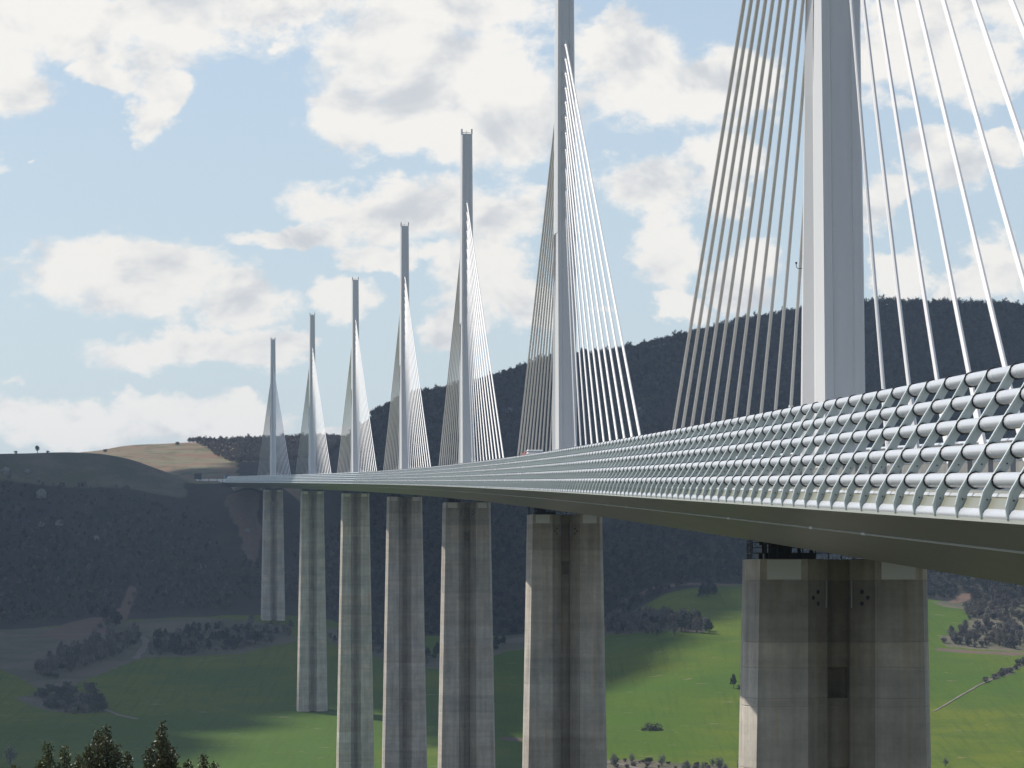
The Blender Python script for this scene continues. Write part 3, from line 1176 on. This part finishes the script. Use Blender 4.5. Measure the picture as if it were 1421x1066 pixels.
def car(d, t, mat, label, name='car', h=1.5, cat='car'):
    o = empty(name, bpt(d, t, 0.012), label, cat, None, heading(d))
    mb = MB()
    mb.quadstrip([[(-w, y0, z), (w, y0, z), (w, y1, z), (-w, y1, z)] for (z, w, y0, y1) in ((0.3, 0.82, -2.1, 2.1), (0.55, 0.9, -2.2, 2.2), (0.85, 0.88, -2.15, 2.15), (0.95, 0.84, -2.05, 2.1))])
    mb.obj('body', M[mat], o)
    mb = MB()
    mb.quadstrip([[(-w, y0, z), (w, y0, z), (w, y1, z), (-w, y1, z)] for (z, w, y0, y1) in ((0.954, 0.8, -1.2, 1.9), (h - 0.08, 0.66, -0.6, 1.5))])
    mb.obj('cabin_glass', M['glass'], o)
    mb = MB()
    mb.box(-0.66, 0.66, -0.6, 1.5, h - 0.076, h)
    mb.obj('roof', M[mat], o)
    for y in (-1.4, 1.4):
        for s in (-0.8, 0.8):
            wheel(o, s, y, 0.32)
    return o


lorry(547, -8.2, 'white', 'white-fronted lorry with a red side passing behind the wind screen left of the second mast', False, 'red')
car(2290, -7.4, 'white', 'small white van on the far deck just left of the farthest mast', 'van', 2.3, 'van')
lorry(2640, -8.0, 'blue', 'dark lorry on the approach road close to the far deck end', False, 'blue')
car(2590, -8.0, 'red', 'dark red van on the approach road at the far deck end', 'van', 2.6, 'van')

# ------------------------------------------------------------------ trees and bushes
def leaf_cloud(seed, n, rx, ry, rz, cz, size, clumps=9, shell=0.55, up=0.0):
    """triangles spread in clumps through a crown's volume"""
    r = np.random.default_rng(seed)
    c = r.normal(size=(clumps, 3))
    c /= np.linalg.norm(c, axis=1)[:, None]
    c *= (r.uniform(0.2, 0.75, clumps)[:, None])
    cr = r.uniform(0.28, 0.5, clumps)
    k = r.integers(0, clumps, n)
    p = r.normal(size=(n, 3))
    p /= np.linalg.norm(p, axis=1)[:, None]
    p *= (r.uniform(shell, 1.0, n) ** 0.6)[:, None]
    p = c[k] + p * cr[k][:, None]
    p = p * np.array([rx, ry, rz]) + np.array([0, 0, cz])
    a = r.normal(size=(n, 3))
    b = r.normal(size=(n, 3))
    a[:, 2] += up
    s = (size * r.uniform(0.6, 1.4, n))[:, None]
    a = a / np.linalg.norm(a, axis=1)[:, None] * s
    b = b / np.linalg.norm(b, axis=1)[:, None] * s * 0.8
    v = np.stack([p - a * 0.5, p + a * 0.5 + b * 0.2, p + b], 1).reshape(-1, 3)
    f = np.arange(3 * n).reshape(-1, 3)
    return v, f


def trunk_mesh(name, h, r0, seed, limbs=5, spread=1.5):
    rr = random.Random(seed)
    mb = MB()
    mb.tube([(0, 0, -0.6), (0.05 * h * rr.uniform(-1, 1), 0.02 * h, h * 0.45), (0.04 * h * rr.uniform(-1, 1), 0, h * 0.92)], [r0, r0 * 0.7, r0 * 0.15], 6)
    for k in range(limbs):
        a = rr.uniform(0, 6.28)
        z0 = h * rr.uniform(0.3, 0.7)
        e = spread * rr.uniform(0.6, 1.0)
        mb.tube([(0, 0, z0), (math.cos(a) * e * 0.5, math.sin(a) * e * 0.5, z0 + h * 0.12), (math.cos(a) * e, math.sin(a) * e, z0 + h * 0.3)], [r0 * 0.45, r0 * 0.3, r0 * 0.08], 5)
    return mb.mesh(name, M['bark'])


# ---- woods on the valley sides: one mass of crowns
lib = bpy.data.collections.new('tree_library')
specs = [('bare', 5, 3.2, 3.0, 4.5), ('bare', 6, 2.8, 3.6, 5.0), ('pine', 7, 2.3, 4.2, 5.0), ('bare', 8, 3.6, 2.8, 4.0), ('pine', 9, 2.9, 3.2, 4.0), ('bush', 10, 2.7, 2.2, 2.4), ('grey', 11, 3.0, 3.0, 4.2), ('grey', 12, 2.6, 3.4, 4.6)]
for j, (mt, sd, rx, rz, cz) in enumerate(specs):
    v, f = leaf_cloud(sd, 260, rx, rx, rz, cz, 0.8 if mt != 'bare' else 0.66, 12, 0.3, 1.5 if mt == 'bare' else 0)
    lo = bpy.data.objects.new('crown_%d' % j, mesh_np('crown', v, f, M[mt]))
    lib.objects.link(lo)


def gn_group():
    ng = bpy.data.node_groups.new('scatter_crowns', 'GeometryNodeTree')
    ng.interface.new_socket('Geometry', in_out='INPUT', socket_type='NodeSocketGeometry')
    ng.interface.new_socket('Geometry', in_out='OUTPUT', socket_type='NodeSocketGeometry')
    N = ng.nodes.new
    gi, go = N('NodeGroupInput'), N('NodeGroupOutput')
    ci = N('GeometryNodeCollectionInfo')
    ci.inputs['Collection'].default_value = lib
    ci.inputs['Separate Children'].default_value = True
    ci.inputs['Reset Children'].default_value = True
    ip = N('GeometryNodeInstanceOnPoints')
    ip.inputs['Pick Instance'].default_value = True

    def attr(name, t):
        a = N('GeometryNodeInputNamedAttribute')
        a.data_type = t
        a.inputs['Name'].default_value = name
        return a.outputs['Attribute']
    L = ng.links.new
    L(gi.outputs[0], ip.inputs['Points'])
    L(ci.outputs[0], ip.inputs['Instance'])
    L(attr('kind_index', 'INT'), ip.inputs['Instance Index'])
    L(attr('turn', 'FLOAT_VECTOR'), ip.inputs['Rotation'])
    L(attr('size', 'FLOAT_VECTOR'), ip.inputs['Scale'])
    L(ip.outputs[0], go.inputs[0])
    return ng


GN = gn_group()


def scatter(name, pts, kinds, sizes, label, cat):
    pts = np.asarray(pts, np.float32)
    me = bpy.data.meshes.new(name)
    me.vertices.add(len(pts))
    me.vertices.foreach_set('co', pts.ravel())
    a = me.attributes.new('kind_index', 'INT', 'POINT')
    a.data.foreach_set('value', np.asarray(kinds, np.int32))
    a = me.attributes.new('turn', 'FLOAT_VECTOR', 'POINT')
    t = np.zeros((len(pts), 3), np.float32)
    t[:, 2] = rng.uniform(0, 6.28, len(pts))
    t[:, :2] = rng.normal(0, 0.08, (len(pts), 2))
    a.data.foreach_set('vector', t.ravel())
    a = me.attributes.new('size', 'FLOAT_VECTOR', 'POINT')
    a.data.foreach_set('vector', np.asarray(sizes, np.float32).ravel())
    o = ob(name, me)
    md = o.modifiers.new('scatter', 'NODES')
    md.node_group = GN
    tag(o, label, cat, None, 'stuff')
    return o


def woods():
    sp = 4.3
    xs = np.arange(-760, 800, sp)
    ds = np.arange(2290, 3400, sp)
    X, Dg = np.meshgrid(xs, ds)
    X = (X + rng.uniform(-0.5, 0.5, X.shape) * sp).ravel()
    Dg = (Dg + rng.uniform(-0.5, 0.5, Dg.shape) * sp).ravel()
    px = CX + FOC * X / Dg
    top = np.interp(px, [-200, 0, 130, 300, 377, 450, 520, 600, 720, 850, 905, 930, 1000, 1200, 1300, 1421, 1700],
                    [2318, 2318, 2325, 2335, 2345, 2350, 2320, 2310, 2310, 2330, 2395, 2410, 2412, 2412, 2408, 2408, 2408.])
    keep = (Dg > top) & (px > -170) & (px < 1600)
    back = np.interp(px, [-200, 180, 270, 300, 330, 400, 470, 520, 600, 1700], [2570, 2560, 2530, 2500, 2480, 2500, 2650, 3060, 3070, 3070])
    plateau = (px > 268 + (3280 - Dg) * 0.25) & (px < 500) & (Dg > 3060) & (Dg < 3330)
    keep &= (Dg < back) | plateau
    # clearings: rocky gully, soil cutting, deck corridor
    for p in SOIL:
        keep &= ~in_poly(X, Dg, p)
    thin = vnoise(X, Dg, 60, 9) * 0.5 + vnoise(X, Dg, 22, 10) * 0.5
    edge = np.clip((back - Dg) / 110, 0, 1)
    keep &= (thin > -0.72) & ((rng.random(len(X)) < 0.35 + 0.65 * edge) | plateau | (px > 500))
    corridor = np.abs(X - (29.82 - 0.02102 * Dg - 2.405e-5 * Dg**2)) < 24
    keep &= ~(corridor & (Dg > 2440) & (Dg < 3000))
    keep &= ~(corridor & (Dg < 2360))
    X, Dg, px = X[keep], Dg[keep], px[keep]
    Z = ground(X, Dg) - 0.4
    mixv = vnoise(X, Dg, 130, 12)
    kinds = np.where(rng.random(len(X)) < 0.42 + 0.35 * mixv, rng.choice([2, 4, 5], len(X)), rng.choice([0, 1, 3], len(X)))
    kinds = np.where((Dg > 3040) & (px < 505), rng.choice([6, 7], len(X)), kinds)
    lift = (px < 470) & (Dg < 3000) & (rng.random(len(X)) < 0.33)
    kinds = np.where(lift, rng.choice([6, 7, 5], len(X)), kinds)
    s = rng.uniform(0.45, 1.05, len(X)) * (0.72 + 0.28 * np.clip((px - 200) / 500, 0, 1))
    S = np.stack([s, s, s * rng.uniform(0.8, 1.25, len(X))], 1)
    hill = px > 470
    left = (~hill) & (Dg < 3000)
    rest = (~hill) & (Dg >= 3000)
    P = np.stack([X, Dg, Z], 1)
    for sel, nm, lb in ((hill, 'wooded_hillside', 'dark bare woodland covering the tall hillside behind the masts'),
                        (left, 'wooded_hillside', 'dark mixed woodland covering the shaded spur left of the viaduct'),
                        (rest, 'wood', 'grey leafless wood on the plateau behind the farthest mast')):
        scatter(nm, P[sel], kinds[sel], S[sel], lb, 'woodland')


woods()

# ---- trees and bushes one can tell apart
tree_lib = {}


def tree_kind(key, seed, h, rx, rz, cz, mat, n, size, limbs=5, up=0.0, clumps=11):
    v, f = leaf_cloud(seed, n, rx, rx, rz, cz, size, clumps, 0.25, up)
    tree_lib[key] = (trunk_mesh('trunk', h, h * 0.035, seed, limbs, rx * 0.7), mesh_np('crown', v, f, M[mat]))


tree_kind('bare_a', 21, 8, 2.4, 3.3, 5.0, 'twig', 420, 0.7, 8, 1.5)
tree_kind('bare_b', 22, 9, 2.0, 3.8, 5.4, 'twig', 420, 0.7, 8, 1.8)
tree_kind('dark_a', 23, 7, 2.6, 3.2, 4.2, 'pine', 520, 0.8)
tree_kind('bush_a', 24, 3.2, 2.6, 1.9, 1.8, 'bush', 420, 0.6)
tree_kind('bush_b', 25, 3.6, 2.2, 2.3, 2.2, 'twig', 420, 0.6)
tree_kind('pale', 26, 7, 2.8, 3.6, 4.2, 'pale', 520, 0.7)


def plant(key, x, d, s, name, label, cat, group=None, sink=0.2, sz=None):
    o = empty(name, (x, d, gz(x, d) - sink), label, cat, group, random.uniform(0, 6.28))
    t, c = tree_lib[key]
    sv = (s, s, sz or s * random.uniform(0.85, 1.2))
    ob('trunk', t, o, scale=sv)
    ob('crown', c, o, scale=sv)
    return o


def fill(poly_px, n, keys, smin, smax, name, label, cat, group):
    pl = parcel(poly_px)
    a = np.array(pl)
    got = 0
    tries = 0
    while got < n and tries < n * 80:
        tries += 1
        x = random.uniform(a[:, 0].min(), a[:, 0].max())
        d = random.uniform(a[:, 1].min(), a[:, 1].max())
        if in_poly(np.array([x]), np.array([d]), pl)[0]:
            plant(random.choice(keys), x, d, random.uniform(smin, smax), name, label, cat, group)
            got += 1


fill([(842, 866), (880, 862), (930, 862), (978, 870), (985, 880), (930, 884), (842, 880)], 130, ['bare_a', 'bare_b', 'dark_a'], 0.9, 1.35, 'grove_tree',
     'dark leafless tree in the shaded grove beside the second pier', 'tree', 'trees of the shaded grove')
fill([(1302, 888), (1345, 872), (1380, 868), (1421, 872), (1470, 880), (1470, 902), (1421, 905), (1380, 900), (1310, 896)], 150, ['bare_a', 'bush_a', 'bush_b', 'bush_b', 'bush_b'], 0.9, 1.4, 'copse_tree',
     'grey leafless tree in the copse at the right edge below the deck', 'tree', 'trees of the right-hand copse')
fill([(1335, 850), (1360, 836), (1421, 836), (1470, 840), (1470, 866), (1380, 866), (1345, 862)], 120, ['bare_a', 'bush_b', 'bush_b', 'bush_a'], 0.9, 1.4, 'copse_tree',
     'grey leafless tree in the copse at the right edge below the deck', 'tree', 'trees of the right-hand copse')
fill([(1358, 949), (1390, 933), (1421, 918), (1450, 906), (1450, 911), (1421, 924), (1390, 940), (1360, 953)], 44, ['bush_a', 'bush_b'], 0.55, 0.95, 'hedge_bush',
     'low brown hedge bush between two bright green fields at right', 'bush', 'hedge between the right-hand fields')
fill([(40, 966), (80, 956), (125, 958), (148, 974), (146, 988), (110, 992), (70, 986)], 80, ['bush_a', 'bush_a', 'bush_b'], 0.9, 1.5, 'thicket_bush',
     'dark bush in the rounded thicket in the left-hand meadow', 'bush', 'bushes of the left-hand thicket')
fill([(55, 950), (120, 925), (170, 910), (190, 892), (195, 878), (150, 885), (90, 905), (50, 935)], 200, ['bare_a', 'bare_b', 'bush_b', 'bush_a'], 0.7, 1.1, 'hedgerow_tree',
     'brown leafless tree in the broad hedgerow above the left-hand meadow', 'tree', 'trees of the left-hand hedgerow')
fill([(205, 910), (262, 910), (330, 902), (400, 888), (405, 870), (330, 872), (260, 880), (210, 888)], 220, ['bare_a', 'bush_b', 'bush_a', 'dark_a'], 0.65, 1.05, 'hedgerow_shrub',
     'grey-brown shrub on the bank right of the pale track', 'shrub', 'shrubs on the bank below the farthest pier')
fill([(840, 1054), (900, 1057), (1000, 1063), (1028, 1070), (1028, 1078), (840, 1066)], 46, ['bush_a', 'bush_b', 'pale'], 0.4, 0.8, 'roadside_bush',
     'small straggling bush along the lane at the bottom between two near piers', 'bush', 'bushes along the bottom lane')
fill([(455, 880), (530, 884), (560, 905), (620, 915), (700, 892), (700, 903), (620, 926), (545, 918), (455, 890)], 90, ['bush_a', 'bush_b', 'dark_a'], 0.7, 1.1, 'field_edge_bush',
     'dark bush on the upper field edge seen between the middle piers', 'bush', 'bushes on the upper field edge')
fill([(966, 826), (982, 818), (996, 823), (990, 829), (970, 831)], 9, ['dark_a', 'bush_a'], 0.8, 1.1, 'clump_bush',
     'dark bush in the small clump high on the shaded meadow', 'bush', 'bushes of the small meadow clump')
fill([(128, 868), (140, 858), (166, 860), (168, 870), (140, 873)], 10, ['dark_a', 'bush_a'], 0.9, 1.2, 'knoll_bush',
     'dark bush on the bare knoll at the foot of the wooded spur', 'bush', 'bushes on the knoll')
x, d = at(1018, 956)
plant('dark_a', x, d, 0.85, 'field_tree', 'lone small tree standing in the sunlit field beside the nearest pier', 'tree', None, 0.0, 1.05)
x, d = at(1027, 957)
plant('bush_a', x, d, 0.75, 'field_bush', 'round bush at the foot of the lone field tree', 'bush')
x, d = at(14, 1062)
plant('pale', x, d, 1.25, 'willow_tree', 'pale feathery tree at the lower left edge, the right one of two', 'tree', None, 0.0)
x, d = at(-4, 1062)
plant('pale', x, d, 1.0, 'willow_tree', 'pale feathery tree cut by the lower left edge, the left one of two', 'tree', None, 0.0)
x, d = at(1312, 1064)
plant('pale', x, d, 0.6, 'field_shrub', 'pale low shrub at the bottom right of the nearest pier', 'shrub', None, 0.0)
hp = at(905, 1014)
heap = MB()
for k in range(60):
    a = random.uniform(0, 6.28)
    rr_ = random.uniform(0, 1) ** 0.5
    c = Vector((math.cos(a) * rr_ * 5.5, math.sin(a) * rr_ * 4, 3.6 * (1 - rr_) * random.uniform(0.4, 1.0)))
    u = Vector((random.gauss(0, 1), random.gauss(0, 1), random.gauss(0, 0.5))).normalized() * random.uniform(0.8, 1.8)
    heap.tube([c - u, c + u], 0.16, 4)
v, f = leaf_cloud(61, 420, 5.6, 4.2, 2.6, 1.4, 0.8, 14)
hb = len(heap.v)
heap.v += [tuple(p) for p in v]
heap.f += [tuple(int(i) + hb for i in t) for t in f]
heap.mi += [0] * len(f)
tag(heap.obj('brush_heap', M['bush'], None, (hp[0], hp[1], gz(*hp))), 'dark heap of cut brush alone in the sunlit field', 'brush heap')

# skyline trees
for (px, py, key, s, lab) in ((345, 616, 'bare_b', 1.15, 'tall bare tree breaking the plateau skyline left of the farthest mast'),
                              (283, 617, 'bush_b', 1.1, 'bare bush on the plateau skyline at the corner of the grey wood'),
                              (310, 617, 'bush_a', 1.2, 'rounded dark bush on the plateau skyline midway along the grey wood'),
                              (246, 618, 'bush_a', 1.0, 'flat dark bush on the skyline above the red slope'),
                              (146, 628, 'bush_a', 0.9, 'lone dark bush on the skyline at the left end of the red slope')):
    x, d = at(px, py, 3050, 3330)
    plant(key, x, min(d, 3300), s, 'skyline_tree' if s > 1.12 and key == 'bare_b' else 'skyline_bush', lab, 'tree' if key == 'bare_b' else 'bush')
for (px, lab) in ((52, 'leafless tree on the crest of the left spur, the taller one'), (66, 'leafless shrub on the crest of the left spur beside the taller tree'), (22, 'low bush on the crest of the left spur near the left edge')):
    x = (px - CX) / FOC * 2612
    plant('bare_a' if px == 52 else 'bush_b', x, 2612, 0.95 if px == 52 else 0.7, 'crest_tree' if px == 52 else 'crest_shrub', lab, 'tree' if px == 52 else 'shrub')


# ---- limestone outcrops on the spur
def rock(px, py, s, tall, label, k):
    x, d = at(px, py, 2300)
    bm = bmesh.new()
    bmesh.ops.create_icosphere(bm, subdivisions=3, radius=1)
    rr = random.Random(90 + k)
    off = [rr.uniform(0, 50) for _ in range(3)]
    for vv in bm.verts:
        c = vv.co
        n = float(vnoise(c.x * 2 + off[0], c.z * 2 + off[1], 0.8, k) + 0.6 * vnoise(c.y * 2 + off[2], c.x * 2 - c.z, 0.4, k + 3))
        vv.co = Vector((c.x * s, c.y * s * 0.6, c.z * s * tall)) * (1 + 0.28 * n)
        vv.co.z = round(vv.co.z / 1.2) * 1.2 * 0.6 + vv.co.z * 0.4
    me = bpy.data.meshes.new('limestone_outcrop')
    bm.to_mesh(me)
    bm.free()
    me.materials.append(M['rock'])
    o = ob('limestone_outcrop', me, None, (x, d - s * 0.3, gz(x, d) + s * tall * 0.35))
    tag(o, label, 'rock', 'limestone outcrops on the wooded slopes')


for k, (px, py, s, tall, lb) in enumerate(((57, 690, 5.5, 1.3, 'tall pale outcrop high on the left spur, the largest'), (83, 729, 4.2, 0.9, 'pale outcrop midway down the left spur, right of a pair'),
                                           (57, 730, 3.8, 0.8, 'pale outcrop midway down the left spur, left of a pair'), (8, 657, 4.5, 1.0, 'pale outcrop near the crest at the left edge'),
                                           (38, 656, 3.4, 0.8, 'small pale outcrop near the crest of the left spur'), (134, 750, 3.2, 1.1, 'grey outcrop lower down the left spur'),
                                           (343, 738, 3.0, 0.8, 'pale outcrop on the red cutting beside the farthest pier'), (888, 575, 3.6, 1.4, 'faint pale outcrop on the tall hillside between the two nearest masts'),
                                           (706, 572, 4.5, 1.0, 'pale outcrop on the tall hillside left of the second mast'), (282, 788, 3.2, 0.9, 'grey outcrop at the foot of the spur beside the farthest pier'))):
    rock(px, py, s * 0.62, tall, lb, k)


# ---- holm oaks on the viewpoint's own slope, only their tops in view
def oak(px, tip, d, spread, seed, label, spires):
    """spires: (dx, drop, reach) of the leading shoots, metres"""
    r = np.random.default_rng(seed)
    x = (px - CX) / FOC * d
    ztip = (HOR - tip) / FOC * d
    zb = gz(x, d) - 0.3
    h = ztip - zb
    o = empty('holm_oak', (x, d, zb), label, 'tree', 'holm oaks below the viewpoint')
    tb = MB()
    tb.tube([(0, 0, -0.3), (0.1, 0.05, h * 0.5), (0, 0, h - 0.35)], [0.16, 0.10, 0.012], 7)
    P = []
    for (dx, drop, reach) in spires:
        top = np.array([dx, r.uniform(-0.15, 0.15), h - drop])
        tb.tube([(dx * 0.2, 0, h - drop - 1.6), (dx * 0.8, top[1] * 0.6, h - drop - 0.7), tuple(top)], [0.03, 0.018, 0.005], 5)
        m = int(2600 * reach)
        t = r.uniform(0, 1, m) ** 0.62 * 1.5 * reach
        w = 0.040 + 0.22 * np.clip(t, 0, 1.5)
        a = r.uniform(0, 6.28, m)
        rad = w * r.uniform(0.25, 1.0, m) ** 0.5 * (1 + 0.35 * np.sin(t * 17 + a * 2))
        P.append(np.stack([top[0] + rad * np.cos(a), top[1] + rad * np.sin(a), top[2] - t], 1))
    m = 5200
    q = r.normal(size=(m, 3))
    q /= np.linalg.norm(q, axis=1)[:, None]
    q *= r.uniform(0.55, 1.0, m)[:, None] ** 0.5
    P.append(q * np.array([spread, spread, h * 0.30]) + np.array([0, 0, h * 0.62]))
    P = np.concatenate(P)
    m = len(P)
    a = r.normal(size=(m, 3))
    a[:, 2] += 0.6
    a /= np.linalg.norm(a, axis=1)[:, None]
    b = np.cross(a, r.normal(size=(m, 3)))
    b /= np.linalg.norm(b, axis=1)[:, None]
    n = np.cross(a, b)
    ln = r.uniform(0.035, 0.062, m)[:, None]
    wd = ln * 0.27
    v = np.stack([P, P + a * ln * 0.5 + b * wd + n * ln * 0.06, P + a * ln, P + a * ln * 0.5 - b * wd + n * ln * 0.06], 1).reshape(-1, 3)
    f = np.arange(4 * m).reshape(-1, 4)
    tb.obj('trunk', M['bark'], o)
    ob('crown', mesh_np('crown', v, f, M['oak']), o)


oak(82, 1029, 60, 0.75, 1, 'dark glossy-leaved oak top at lower left, leftmost of the foreground row', ((-0.18, 0.0, 0.8), (0.10, 0.06, 0.8), (0.32, 0.22, 0.7), (-0.30, 0.30, 0.6)))
oak(148, 1005, 61, 0.8, 2, 'dark glossy-leaved oak top with twin leading shoots, second from left in the foreground row', ((0.0, 0.0, 0.9), (-0.16, 0.10, 0.9), (-0.28, 0.32, 0.8), (0.16, 0.33, 0.8), (0.34, 0.45, 0.6)))
oak(225, 1001, 59, 0.8, 3, 'dark glossy-leaved oak top with one tall thin leader, third from left in the foreground row', ((0.0, 0.0, 0.85), (0.02, 0.25, 1.0), (-0.20, 0.42, 0.9), (0.16, 0.40, 0.8)))
oak(281, 1048, 60, 0.6, 4, 'low glossy-leaved oak top, rightmost of the foreground row', ((0.0, 0.0, 0.7), (0.20, 0.12, 0.6), (-0.24, 0.08, 0.6)))
oak(20, 1064, 58, 0.6, 5, 'oak top barely showing at the bottom left corner', ((0.0, 0.0, 0.6), (-0.2, 0.05, 0.6)))

# ------------------------------------------------------------------ the cumulus whose shadow lies on the far valley side
def cloud_over(poly_px, alt, label, seed, dmax=3400, extra=None):
    foot = [at(*p) for p in poly_px] + (extra or [])
    a = np.array(foot)
    r = np.random.default_rng(seed)
    pl = foot
    tk = (alt + 60) / SUN.z
    step = 22.0
    gx, gy = np.meshgrid(np.arange(a[:, 0].min(), a[:, 0].max(), step), np.arange(a[:, 1].min(), a[:, 1].max(), step))
    x = gx.ravel() + r.uniform(-0.5, 0.5, gx.size) * step
    y = gy.ravel() + r.uniform(-0.5, 0.5, gx.size) * step
    ok = in_poly(x, y - 28, pl) & in_poly(x - 14, y - 18, pl) & in_poly(x + 14, y - 18, pl)
    x, y = x[ok], y[ok]
    bm = bmesh.new()
    bmesh.ops.create_icosphere(bm, subdivisions=1, radius=1)
    bv = np.array([v.co[:] for v in bm.verts])
    bf = np.array([[v.index for v in f.verts] for f in bm.faces])
    bm.free()
    n = len(x)
    sz = r.uniform(21, 33, n)[:, None, None] * np.array([1, 1, 0.55])
    ctr = np.stack([x + SUN.x * tk, y + SUN.y * tk, alt + r.uniform(-10, 14, n)], 1)[:, None, :]
    v = (bv[None] * sz * r.uniform(0.75, 1.2, (n, len(bv), 1)) + ctr).reshape(-1, 3)
    f = (bf[None] + np.arange(n)[:, None, None] * len(bv)).reshape(-1, 3)
    me = mesh_np('cloud', v, f, [])
    me.polygons.foreach_set('use_smooth', [True] * len(me.polygons))
    me.materials.append(M['cloud'])
    tag(ob('cloud', me), label, 'cloud')


m, g, p, out = new_mat('cloud')
p.inputs['Base Color'].default_value = (0.9, 0.9, 0.9, 1)
p.inputs['Roughness'].default_value = 1.0
tr = g.n('ShaderNodeBsdfTranslucent')
tr.inputs[0].default_value = (0.9, 0.9, 0.9, 1)
mx = g.n('ShaderNodeMixShader')
mx.inputs[0].default_value = 0.5
g.nt.links.new(p.outputs[0], mx.inputs[1])
g.nt.links.new(tr.outputs[0], mx.inputs[2])
g.nt.links.new(mx.outputs[0], out.inputs[0])
M['cloud'] = m
cloud_over([(-60, 1190), (150, 1120), (230, 1062), (320, 1012), (400, 996), (470, 988), (520, 1004), (545, 1040), (600, 1070), (690, 1018), (735, 1010), (840, 974), (910, 942), (1000, 902), (1060, 876),
            (1200, 845), (1300, 815)], 2400, 'white cumulus high above the valley, shading its far side', 5,
           extra=[(420, 2560), (760, 2600), (760, 3080), (100, 3080), (-150, 2900), (-330, 2800), (-620, 2800), (-620, 1700)])

# ------------------------------------------------------------------ haze in the valley air
def haze():
    m = bpy.data.materials.new('haze')
    m.use_nodes = True
    g = G(m.node_tree)
    out = g.n('ShaderNodeOutputMaterial')
    pv = g.n('ShaderNodeVolumePrincipled')
    pv.inputs['Color'].default_value = (0.55, 0.74, 1.0, 1)
    pv.inputs['Density'].default_value = 0.000045
    pv.inputs['Anisotropy'].default_value = 0.2
    g.nt.links.new(pv.outputs[0], out.inputs['Volume'])
    mb = MB()
    mb.box(-9300, 9300, -6300, 12300, -242, 330)
    o = mb.obj('haze', m)
    o['kind'] = 'stuff'


haze()
